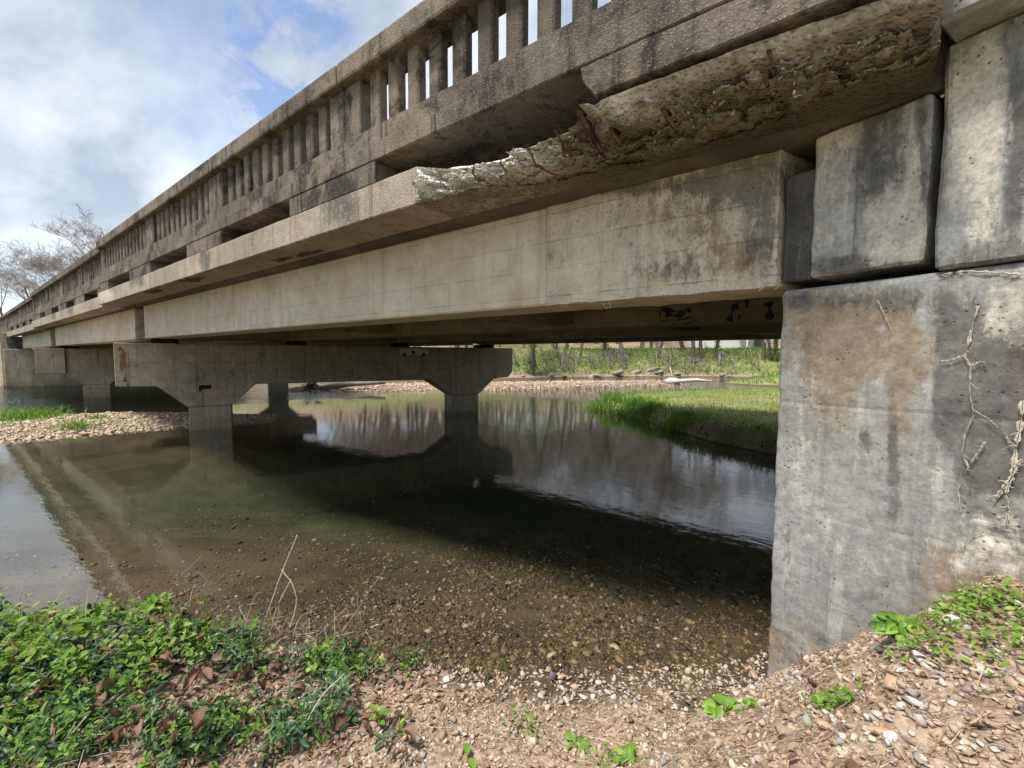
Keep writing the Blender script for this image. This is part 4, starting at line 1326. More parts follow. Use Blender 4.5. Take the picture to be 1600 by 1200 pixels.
# ---- abutments
def build_near_abutment():
    root = empty('bridge_abutment', AB + ZV * 0.0, 'large pale grey concrete abutment wall at right with cream lime veins', 'bridge abutment')
    # end face as a fine grid, worn at its corner
    ne, nz = 150, 120
    e_max = 4.6
    es = np.concatenate([[0.0, .004, .012, .022], np.linspace(.035, 1.4, ne), np.linspace(1.5, e_max, 16)])
    zs = np.concatenate([np.linspace(-1.4, 0, 8)[:-1], np.linspace(0, 2.06, nz), [2.075, 2.084, 2.09]])
    V = []
    for e in es:
        for z in zs:
            p = AB + EV * e + ZV * z
            edge = max(0, 1 - e / 0.022); topm = max(0, 1 - (2.09 - z) / 0.03)
            inset = 0.016 * edge ** 2 + 0.022 * topm ** 2
            q = Vector(p)
            n = 0.006 * (0.06 + 0.94 * min(1, e / .25)) * mnoise.fractal(q * 2.3, 1.0, 2.0, 4) + 0.0025 * mnoise.noise(q * 22)
            # rough eroded foot and cream rendered corner at the right
            rough = smooth01((0.45 + 0.55 * e - z) / 0.25) * 0.4 + smooth01((e - 0.62) / .2) * smooth01((1.27 - z) / .15)
            n += 0.016 * rough * mnoise.fractal(q * 9, 1.0, 2.0, 3)
            # horizontal pour line
            n -= 0.003 * math.exp(-((z - 1.52) / 0.006) ** 2)
            n -= 0.002 * math.exp(-((z - 0.95 - .12 * e + .02 * mnoise.noise(q * 3)) / 0.006) ** 2) * (1 if e < .75 else 0)
            edge_chip = 0.010 * max(0, 1 - e / 0.05) * max(0, mnoise.noise(q * 13))
            pp = p - PV * (n - inset - edge_chip) + EV * (edge_chip * .6 + 0.0015 * mnoise.noise(q * 7) * (1 if e < .001 else 0))
            V.append(pp)
    W = len(zs)
    F = [(a * W + b, (a + 1) * W + b, (a + 1) * W + b + 1, a * W + b + 1) for a in range(len(es) - 1) for b in range(W - 1)]
    # body behind
    nb = len(V)
    D = 11.0
    for z in zs:
        V.append(AB + EV * 0.002 + PV * D + ZV * z)
    for b in range(W - 1):
        F.append((b, b + 1, nb + b + 1, nb + b))
    n2 = len(V)
    V += [AB + EV * e_max + PV * D + ZV * zs[-1]]
    F.append(tuple([a * W + W - 1 for a in range(len(es))]) + (n2, nb + W - 1))
    me = mesh_from('abutment_wall', V, F, (M['abut'],))
    add_masks(me, [(1330, 520, 105, 70, .8, 'tan'), (1300, 600, 60, 60, .35, 'tan'), (1370, 780, 60, 120, .25, 'soot'), (1230, 760, 9, 300, .35, 'soot'), (1560, 720, 60, 60, .5, 'soot'), (1410, 620, 26, 130, .6, 'tan'), (1250, 480, 30, 30, .35, 'tan'), (1300, 640, 30, 90, .35, 'tan'), (1590, 600, 20, 60, .7, 'tan'), (1410, 470, 60, 25, .55, 'soot'),
                   (1560, 620, 75, 150, .85, 'soot'), (1500, 520, 45, 60, .5, 'soot'), (1395, 660, 10, 150, .45, 'soot'), (1350, 690, 12, 20, .5, 'soot'), (1260, 610, 10, 130, .3, 'soot'), (1470, 640, 16, 60, .5, 'soot'), (1245, 470, 20, 14, .5, 'soot'), (1440, 800, 40, 14, .3, 'soot'),
                   (1570, 490, 40, 50, .55, 'lime'), (1550, 850, 80, 62, .55, 'lime'), (1540, 870, 95, 70, .5, 'tan'), (1500, 910, 60, 40, .6, 'tan'), (1480, 560, 25, 160, .4, 'soot'), (1300, 470, 60, 14, .45, 'soot'), (1440, 560, 40, 60, .35, 'tan'), (1260, 700, 40, 160, .35, 'lime'), (1370, 860, 110, 70, .25, 'lime'), (1225, 1020, 40, 60, .45, 'tan'), (1340, 990, 90, 30, .35, 'tan'), (1470, 740, 20, 40, .4, 'lime')])
    link('abutment_wall', me, root)
    # bridge-seat block with the stained face
    def rb(name, fb, mat, bev=0.018, cut=0.06, amp=0.006, sc=6, seed=0):
        bm = bevel_mesh(*fb, bev * .6, 1)
        roughen(bm, cut, amp, sc, seed)
        o = bm_obj(name, bm, mat, root)
        if mat is M['block']:
            add_masks(o.data, [(1300, 170, 40, 70, .75, 'lime'), (1290, 330, 22, 120, .35, 'lime'), (1385, 200, 42, 120, .7, 'soot'), (1350, 300, 26, 90, .4, 'soot'), (1400, 360, 60, 55, .8, 'lime'), (1425, 230, 12, 130, .5, 'lime'), (1350, 415, 120, 18, .8, 'soot'), (1440, 250, 12, 200, .5, 'soot'),
                               (1520, 170, 38, 120, .9, 'lime'), (1590, 250, 22, 170, .75, 'soot'), (1560, 130, 22, 120, .45, 'lime'), (1475, 240, 8, 160, .5, 'tan'), (1535, 330, 30, 70, .45, 'lime'), (1550, 400, 90, 25, .55, 'soot'), (1500, 40, 60, 22, .5, 'tan'), (1300, 150, 30, 30, .4, 'tan')])
    rb('stained_seat_block', frame_box(AB, 0.135, 0.555, -0.012, 0.42, 2.135, 2.796), M['block'], 0.02, 0.03, 0.007, 6, 1)
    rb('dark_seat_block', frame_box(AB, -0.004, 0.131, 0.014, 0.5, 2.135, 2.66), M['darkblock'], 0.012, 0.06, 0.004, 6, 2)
    rb('upper_wing_wall', frame_box(AB, 0.590, 3.6, -0.018, 0.6, 2.094, 2.945), M['block'], 0.022, 0.045, 0.008, 5, 3)
    rb('backwall', frame_box(AB, 0.60, 4.6, 0.605, 11.0, 2.094, 3.03), M['abut'], 0.0, 2.0, 0.0, 5, 3)
    # coping ledge above the wing wall
    rb('coping_ledge', frame_box(AB, 0.60, 4.6, -0.17, 0.6, 2.949, 3.35), M['abut'], 0.03, 0.07, 0.012, 5, 4)
    rb('wing_parapet', frame_box(AB, 0.60, 4.6, -0.10, 0.25, 3.354, 4.05), M['rail'], 0.02, 0.3, 0.004, 5, 4)
    # lime veins
    def veins(pl, w, name='lime_vein'):
        P_ = []
        for (a, b), (c, d) in zip(pl[:-1], pl[1:]):
            for t in np.arange(0, 1, .1):
                P_.append(on_wall(a + (c - a) * t + random.uniform(-.9, .9), b + (d - b) * t + random.uniform(-.5, .5), -0.0075))
        P_.append(on_wall(*pl[-1], -0.008))
        ph = random.uniform(0, 50)
        wf = lambda t: max(.12, .75 + 1.6 * mnoise.noise(Vector((t * 14 + ph, 0, 0))) + .9 * mnoise.noise(Vector((t * 45 + ph, 3, 0)))) * (1.05 - t * .5)
        mbv = MB().add(strip_poly('', P_, w * 1.15, None, None, -PV, 0.0004, 0.0005, wf))
        if w > .0028 and name == 'lime_vein':
            for q_ in range(3, len(P_) - 3, 11):            # short side cracks
                a_ = random.choice((-1, 1)) * random.uniform(.5, 1.2)
                L_ = random.uniform(.012, .035)
                pts_ = [P_[q_] + EV * (a_ * L_ * f) + ZV * (-L_ * f * random.uniform(.2, .9)) for f in (0, .35, .7, 1)]
                mbv.add(strip_poly('', pts_, w * .32, None, None, -PV, 0.0004, 0.0005, lambda t: 1 - .8 * t))
        child_of(mbv.build(name, M['crust']), root)
        child_of(MB().add(strip_poly('', [p - PV * 0.0006 for p in P_], w * .16, None, None, -PV, 0.0006, 0.0006, lambda t: random.uniform(.4, 1.3))).build('crack', M['crackline']), root)
    veins([(1528, 478), (1520, 508), (1512, 540), (1507, 556), (1517, 575), (1515, 610), (1521, 650), (1507, 680), (1503, 710), (1513, 730), (1497, 765), (1500, 800)], .003)
    veins([(1507, 556), (1490, 562), (1470, 565)], .004)
    veins([(1517, 572), (1530, 566), (1540, 566)], .004)
    veins([(1540, 690), (1530, 705), (1513, 728)], .003)
    veins([(1598, 625), (1595, 660), (1588, 700), (1582, 740), (1572, 770), (1576, 800), (1572, 822)], .0062)
    veins([(1588, 698), (1576, 690), (1568, 672)], .004)
    veins([(1582, 745), (1566, 765), (1552, 785)], .007)
    veins([(1582, 740), (1592, 722), (1599, 718)], .006)
    veins([(1590, 822), (1565, 820), (1545, 825), (1510, 845), (1500, 868)], .002)
    veins([(1599, 430), (1560, 427), (1510, 424), (1480, 428), (1466, 432)], .006)
    veins([(1372, 470), (1380, 490), (1391, 512), (1388, 530)], .0025)
    veins([(1520, 640), (1545, 655), (1560, 668)], .002)
    veins([(1599, 72), (1560, 92), (1530, 110), (1500, 128), (1470, 152)], .007, 'lime_ridge')
    veins([(1540, 60), (1520, 90), (1500, 112), (1480, 140)], .004, 'lime_ridge')
    return root


NEAR_AB = build_near_abutment()


def build_far_abutment():
    o = np.array(FA)
    root = empty('bridge_abutment', FA, 'tan far abutment wall at the left edge beyond the farther pier', 'bridge abutment')

    def rb(name, fb, mat, bev=0.02, cut=0.5, amp=0.02, sc=1.5, seed=0):
        bm = bevel_mesh(*fb, bev, 1)
        roughen(bm, cut, amp, sc, seed)
        bm_obj(name, bm, mat, root)
    rb('abutment_wall', frame_box(o, -2.5, 0, -0.75, 9.0, -1.5, Z_GB - .03), M['farabut'])
    rb('seat_block', frame_box(o, -0.75, -0.15, -0.66, 0.1, Z_GB - .02, 2.74), M['darkblock'], 0.01, 0.4, 0.01)
    rb('wing_wall', skbox(1.93, 2.5, -1.5, 2.94, -35.70, -75), M['farabut'], 0.01, 3.0)
    rb('approach_kerb', skbox(2.2, 2.9, 2.95, 3.42, -35.75, -75), M['rail'], 0.01, 3.0, 0.01)
    rb('approach_rail_cap', skbox(2.18, 2.44, 3.87, 4.03, -35.75, -75), M['rail'], 0.01, 3.0, 0.01)
    mb = MB()
    x = -36.2
    while x > -75:
        mb.add(([(x + sx * .07, 2.3 + sy * .06, z) for z in (3.421, 3.869) for sx, sy in ((-1, -1), (1, -1), (1, 1), (-1, 1))], HEX)); x -= 0.23
    ob = mb.build('approach_balusters', M['rail'], root)
    ob['kind'] = 'stuff'
    rb('backwall', frame_box(o, -2.5, -1.2, 0.25, 9.0, Z_GB - .02, 2.76), M['farabut'], 0.0)
    return root


build_far_abutment()


# ================================================================== scattering
def scatter_pts(n, bounds, cond, rng):
    x = rng.uniform(bounds[0], bounds[1], n); y = rng.uniform(bounds[2], bounds[3], n)
    z = terrain(x, y)
    k = cond(x, y, z)
    return x[k], y[k], z[k]


def in_abut(x, y):
    te = (x - AB[0]) * EV[0] + (y - AB[1]) * EV[1]
    tp = (x - AB[0]) * PV[0] + (y - AB[1]) * PV[1]
    return (te > 0.0) & (tp > -0.03)


def stones_stuff(name, mat, x, y, z, size, label, sink=0.25, kind='stuff', tilt=0.35):
    parts = []
    n = len(x)
    idx = RNG.integers(0, len(HULLS), n)
    for h in range(len(HULLS)):
        k = idx == h
        if not k.any():
            continue
        T = np.stack([x[k], y[k], z[k] + size[k] * sink], -1)
        S = size[k][:, None] * np.stack([RNG.uniform(.8, 1.3, k.sum()), RNG.uniform(.8, 1.2, k.sum()), RNG.uniform(.6, 1.1, k.sum())], -1)
        parts.append(batch(HULLS[h], rot_mats(k.sum(), RNG, tilt), S, T))
    V, F = merge(parts)
    o = link(name, mesh_from(name, V, F, (mat,)))
    return tag(o, label, None, kind=kind)


# near bank gravel
def near_gravel():
    def cond(x, y, z):
        dn = sdist(x, y, NEAR_BANK)
        left = smooth01((-1.75 - x + 0.15 * vnoise(x * 3, y * 3, 5)) / 0.5)
        keep = RNG.uniform(0, 1, len(x)) > 0.80 * left
        return (z > -0.02) & (dn > -0.12) & keep & ~in_abut(x, y) & (x * x + y * y > .25)
    x, y, z = scatter_pts(52000, (-4.2, 1.9, -0.3, 3.3), cond, RNG)
    s = np.exp(RNG.normal(math.log(0.0078), 0.50, len(x)))
    s = np.clip(s, .003, .026)
    stones_stuff('gravel', M['stone'], x, y, z, s, 'loose tan gravel on the near bank', 0.3)


_t = time.time(); near_gravel(); print('T', 'near_gravel()', round(time.time() - _t, 1))


def bed_pebbles():
    def cond(x, y, z):
        d = np.hypot(x, y)
        cl = fbm(x * 1.6, y * 1.6, 91, 3)
        keep = RNG.uniform(0, 1, len(x)) < np.clip(1.15 - d / 9.5, .05, 1) * np.clip(0.62 + cl * 1.3, .10, 1)
        return (z < 0.0) & (z > -1.1) & keep & ~in_abut(x, y)
    x1, y1, z1 = scatter_pts(95000, (-9.5, 0.8, -1.0, 7.5), cond, RNG)
    xx = RNG.normal(-1.5, 1.25, 60000); yy = RNG.normal(2.1, .95, 60000); zz = terrain(xx, yy)
    k = cond(xx, yy, zz) & (xx < .5)
    x2, y2, z2 = xx[k], yy[k], zz[k]
    x, y, z = np.concatenate([x1, x2]), np.concatenate([y1, y2]), np.concatenate([z1, z2])
    s = np.clip(np.exp(RNG.normal(math.log(0.0080), 0.55, len(x))), .004, .042)
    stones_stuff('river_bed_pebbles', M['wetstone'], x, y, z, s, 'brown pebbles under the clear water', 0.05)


_t = time.time(); bed_pebbles(); print('T', 'bed_pebbles()', round(time.time() - _t, 1))


def bar_stones():
    for poly, n, s0, b in ((BAR_L, 30000, .024, (-20, -12, -3.5, 6.2)), (BAR_R, 20000, .045, (-25, -8, 9, 31))):
        def cond(x, y, z):
            return (sdist(x, y, poly) > -0.4) & (z > -0.05)
        x, y, z = scatter_pts(int(n * 1.6), b, cond, RNG)
        s = np.clip(np.exp(RNG.normal(math.log(s0), 0.4, len(x))), .010, .13)
        stones_stuff('gravel_bar_stones', M['barstone'], x, y, z, s, 'sunlit cobbles of the gravel bar', 0.3)


_t = time.time(); bar_stones(); print('T', 'bar_stones()', round(time.time() - _t, 1))


TT = np.concatenate([np.arange(0.6, 6, 0.02), np.arange(6, 90, 0.15)])


def ground_hit(px, py):
    d = ray(px, py)
    for a in range(0, len(TT), 140):
        t = TT[a:a + 140]
        Q = EYE[None] + d[None] * t[:, None]
        z = terrain(Q[:, 0], Q[:, 1])
        k = np.nonzero(Q[:, 2] <= z)[0]
        if len(k):
            i = k[0]
            return Vector((Q[i, 0], Q[i, 1], z[i]))
    return None


# submerged dark rock plates
def plates():
    r = random.Random(5)
    me = []
    for h in range(5):
        V, F = hull_stone(40 + h, 0.22, 16)
        me.append(mesh_from('rock_plate', V, F, (M['sub_rock'],)))
    pts = []
    for _ in range(170):
        px, py = r.uniform(830, 1200), r.uniform(790, 950)
        if py > 800 + (px - 700) * 0.38 + 40:
            continue
        pts.append((px, py, r.uniform(.03, .10)))
    pts += [(620, 888, .07), (370, 850, .07), (740, 845, .16), (860, 780, .12), (640, 930, .05), (300, 905, .05), (455, 700, .08), (1010, 985, .06), (960, 1010, .05), (840, 975, .05), (905, 870, .2), (1060, 900, .18), (710, 830, .06)]
    for px, py, s in pts:
        P = ground_hit(px, py)
        if P is None or in_abut(P[0], P[1]) or P[2] > -0.03:
            continue
        o = link('rock_plate', me[r.randrange(5)])
        o.location = (P[0], P[1], float(terrain(np.array([P[0]]), np.array([P[1]]))[0]) + s * .06)
        o.scale = (s * r.uniform(.8, 1.3), s * r.uniform(.8, 1.1), s)
        o.rotation_euler = (r.uniform(-.12, .12), r.uniform(-.12, .12), r.uniform(0, 6.3))
        tag(o, 'dark flat rock plate lying under the water on the river bed', 'rock', 'dark rock plates on the river bed')


_t = time.time(); plates(); print('T', 'plates()', round(time.time() - _t, 1))


# larger stones on the near bank, each its own object
def bank_stones():
    r = random.Random(9)
    me = [mesh_from('stone', V, F, (M['stone_obj'],)) for V, F in HULLS]
    special = [((1383, 998), .034, 'white_rock', 'flat white stone leaning on the small dark slate at the wall foot', 3),
               ((1440, 1045), .040, 'white_rock', 'broad pale slab stone under the heart leaved plant', 6),
               ((1412, 1050), .026, 'white_rock', 'rounded white stone left of the broad pale slab stone', 1),
               ((1400, 1075), .048, 'orange_rock', 'largest smooth orange brown stone below the heart leaved plant', 0),
               ((1490, 972), .034, 'white_rock', 'angular white stone near the top of the slope by the wall', 2),
               ((1540, 1060), .034, 'white_rock', 'white cracked stone on the right slope beside dead grass', 5),
               ((1520, 1042), .028, 'orange_rock', 'rust orange stone above the white cracked stone', 0),
               ((1592, 955), .030, 'white_rock', 'pale stone at the right edge near green weeds', 4),
               ((1188, 1068), .048, 'white_rock', 'tall pale splinter stone leaning on the abutment corner', 3),
               ((1250, 1062), .028, 'white_rock', 'cream stone beside curled brown leaves at the wall foot', 1),
               ((1228, 1150), .044, 'brown_rock', 'large brown boulder stone in front of the abutment corner', 2),
               ((1262, 1133), .032, 'grey_rock', 'grey green stone touching the large brown stone', 0),
               ((1288, 1140), .034, 'orange_rock', 'reddish stone right of the grey green stone', 5),
               ((1258, 1158), .030, 'brown_rock', 'tan wedge stone below the grey green stone', 6),
               ((1303, 1128), .026, 'white_rock', 'cream elongated stone above the reddish stone', 1),
               ((1258, 1108), .022, 'orange_rock', 'small ochre stone under the brown leaf by the wall', 4),
               ((1375, 1150), .040, 'orange_rock', 'orange stone at lower right among pale stones', 7),
               ((1395, 1160), .040, 'white_rock', 'whitish banded stone right of the lower orange stone', 6),
               ((1072, 1082), .026, 'brown_rock', 'pinkish faceted stone at the water edge near the leafy plant', 0),
               ((944, 1068), .018, 'orange_rock', 'orange pebble lying at the water line', 0),
               ((876, 1078), .030, 'white_rock', 'pale flat stone at the water line in the middle', 3),
               ((330, 1195), .03, 'white_rock', 'pale stone at the bottom edge on the left', 1),
               ((1360, 1030), .014, 'white_rock', 'small white stone between roots by the wall', 1),
               ((700, 1068), .045, 'white_rock', 'crusty pale stone slab at the water line beside dead leaves', 6),
               ((755, 1073), .022, 'white_rock', 'small rounded pale stone right of the crusty slab', 5),
               ((1380, 1022), .036, 'slate', 'dark slate piece under the heart leaved plant', 6),
               ((1405, 1000), .030, 'slate', 'second dark slate piece behind the heart leaved plant', 3)]
    for (px, py), s, mt, lab, h in special:
        P = ground_hit(px, py)
        if P is None:
            continue
        V, F = HULLS[h]
        o = link('stone', mesh_from('stone', V, F, (M[mt],)))
        s *= .85
        o.location = (P.x, P.y, P.z + s * .2)
        o.scale = (s * r.uniform(1, 1.4), s * r.uniform(.8, 1.1), s * r.uniform(.6, .9))
        if 'splinter' in lab:
            o.scale = (s * .35, s * .35, s * 1.5)
            o.rotation_euler = (0.25, -0.35, 0.5)
        else:
            o.rotation_euler = (r.uniform(-.3, .3), r.uniform(-.3, .3), r.uniform(0, 6.3))
        tag(o, lab, 'stone')
    n = 0
    while n < 270:
        px = r.uniform(560, 1600); py = r.uniform(1000, 1198)
        P = ground_hit(px, py)
        if P is None or P.z < 0.0 or in_abut(P.x, P.y):
            continue
        s = min(.026, math.exp(r.gauss(math.log(.0135), .28)))
        o = link('stone', me[r.randrange(8)])
        o.location = (P.x, P.y, P.z + s * .2)
        o.scale = (s * r.uniform(.9, 1.4), s * r.uniform(.8, 1.1), s * r.uniform(.5, .9))
        o.rotation_euler = (r.uniform(-.4, .4), r.uniform(-.4, .4), r.uniform(0, 6.3))
        if px > 1200 and py < 1100:
            where, grp = 'small angular stone on the steep dirt slope against the abutment wall', 'stones on the slope against the wall'
        elif px > 1200:
            where, grp = 'small angular stone among dead grass in the lower right corner', 'stones in the lower right corner'
        elif py < 1100:
            where, grp = 'small tan stone close to the water edge on the gravel bank', 'stones close to the water edge'
        elif px > 880:
            where, grp = 'small tan stone on the bottom gravel right of the rosette weeds', 'stones on the bottom gravel at right'
        else:
            where, grp = 'small tan stone on the bottom gravel left of the rosette weeds', 'stones on the bottom gravel at left'
        tag(o, where, 'stone', grp)
        n += 1


_t = time.time(); bank_stones(); print('T', 'bank_stones()', round(time.time() - _t, 1))


# ------------------------------------------------------------------ leaves and plants
def leaf_proto(w=0.5, fold=0.18, droop=0.25, pts=((0, 0), (.22, .72), (.5, 1), (.78, .72), (1, 0))):
    """leaf along +x, unit length; two rows of quads with a mid fold"""
    V, F = [], []
    for t, ww in pts:
        z = -droop * t * t
        ww = max(ww, .03) * w / 2
        V += [(t, -ww, z + fold * ww * 2), (t, 0, z), (t, ww, z + fold * ww * 2)]
    for i in range(len(pts) - 1):
        a = i * 3
        F += [(a, a + 3, a + 4, a + 1), (a + 1, a + 4, a + 5, a + 2)]
    return np.array(V, float), np.array(F)


LEAF_OVAL = leaf_proto(0.55)
LEAF_NARROW = leaf_proto(0.28, 0.2, 0.35)
LEAF_ROUND = leaf_proto(0.85, 0.32, 0.3, ((0, .3), (.15, .85), (.5, 1), (.82, .6), (1, .05)))
LEAF_SM = (np.array([(0, 0, 0), (.5, -.3, .05), (1, 0, -.1), (.5, .3, .05)], float), np.array([(0, 1, 2, 3)]))


def leaf_rot(n, rng, up_lo=-.2, up_hi=.9):
    """yaw and upward pitch"""
    yaw = rng.uniform(0, 2 * np.pi, n); pit = rng.uniform(up_lo, up_hi, n); rol = rng.normal(0, .5, n)
    cz, sz = np.cos(yaw), np.sin(yaw); cp, sp = np.cos(pit), np.sin(pit); cr, sr = np.cos(rol), np.sin(rol)
    R = np.zeros((n, 3, 3))
    X = np.stack([cz * cp, sz * cp, sp], -1)
    Yv = np.stack([-sz, cz, np.zeros(n)], -1)
    Zv = np.cross(X, Yv)
    Y2 = Yv * cr[:, None] + Zv * sr[:, None]
    Z2 = np.cross(X, Y2)
    R[:, :, 0] = X; R[:, :, 1] = Y2; R[:, :, 2] = Z2
    return R


def leaves_stuff(name, proto, mat, x, y, z, size, label, up=(-.2, .9), kind='stuff'):
    V, F = batch(proto, leaf_rot(len(x), RNG, *up), size, np.stack([x, y, z], -1))
    return tag(link(name, mesh_from(name, V, F, (mat,))), label, kind=kind)


def blades(name, mat, x, y, z, h, w, label, lean=0.35, kind='stuff', parent=None):
    n = len(x)
    a = RNG.uniform(0, 2 * np.pi, n); l = RNG.normal(0, lean, n); fa = RNG.uniform(0, np.pi, n)
    B = np.stack([x, y, z], -1)
    D = np.stack([np.cos(a) * l, np.sin(a) * l, np.ones(n)], -1) * h[:, None]
    S = np.stack([np.cos(fa), np.sin(fa), np.zeros(n)], -1) * (w[:, None])
    mid = B + D * .5 + np.array([0, 0, .08])[None] * h[:, None]
    tip = B + D * np.array([1.5, 1.5, .92])[None]
    V = np.stack([B - S, B + S, mid - S * .7, mid + S * .7, tip], 1).reshape(-1, 3)
    k = (np.arange(n) * 5)[:, None]
    F = np.concatenate([np.array([[0, 1, 3]]) + k, np.array([[0, 3, 2]]) + k, np.array([[2, 3, 4]]) + k])
    me = mesh_from(name, V, F, (mat,))
    if parent is not None:
        return child_of(link(name, me), parent)
    o = link(name, me)
    return tag(o, label, kind=kind) if kind else o


def cluster_proto(seed, pairs=5, h=1.0, leaf=LEAF_OVAL, ls=.34, mode='stem'):
    r = np.random.default_rng(seed)
    Vs, Fs, b = [], [], 0
    for k in range(pairs):
        t = (k + 1) / pairs
        for sgn in (0, 1):
            yaw = k * 1.9 + sgn * math.pi + r.normal(0, .25)
            pit = r.uniform(.0, .5) + .7 * (k == pairs - 1)
            rt = leaf_rot(1, r, pit, pit + .01)[0]
            cz, sz = math.cos(yaw), math.sin(yaw)
            X = np.array([cz * math.cos(pit), sz * math.cos(pit), math.sin(pit)])
            Y = np.array([-sz, cz, r.normal(0, .25)]); Y /= np.linalg.norm(Y); Z = np.cross(X, Y)
            s_ = ls * (1.1 - .45 * t) * r.uniform(.8, 1.2)
            V = leaf[0] @ (np.stack([X, Y, Z]) * s_) + np.array([.15 * math.sin(t * 2 + seed), .1 * t, t * h])
            Vs.append(V); Fs.append(leaf[1] + b); b += len(V)
    return np.concatenate(Vs), np.concatenate(Fs)


def fern_proto(seed, n=9):
    r = np.random.default_rng(seed)
    Vs, Fs, b = [], [], 0
    for f in range(4):
        a0 = f * 1.57 + r.normal(0, .3)
        for k in range(n):
            t = (k + 1) / n
            c = np.array([math.cos(a0) * t * .8, math.sin(a0) * t * .8, .55 * math.sin(t * 2.2)])
            for sg in (-1, 1):
                yaw = a0 + sg * 1.1
                X = np.array([math.cos(yaw), math.sin(yaw), .1]); Y = np.array([-math.sin(yaw), math.cos(yaw), 0]); Z = np.cross(X, Y)
                V = LEAF_SM[0] @ (np.stack([X, Y, Z]) * (.26 * (1.1 - .7 * t))) + c
                Vs.append(V); Fs.append(LEAF_SM[1] + b); b += len(V)
    return np.concatenate(Vs), np.concatenate(Fs)


def clusters(name, mats, protos, x, y, z, size, label, tilt=.3):
    idx = RNG.integers(0, len(protos), len(x))
    parts = []
    for h, pr in enumerate(protos):
        k = idx == h
        if k.any():
            parts.append(batch(pr, rot_mats(k.sum(), RNG, tilt), size[k], np.stack([x[k], y[k], z[k]], -1)))
    V, F = merge(parts)
    return tag(link(name, mesh_from(name, V, F, (mats,))), label, kind='stuff')


def tz(x, y):
    return terrain(x, y)


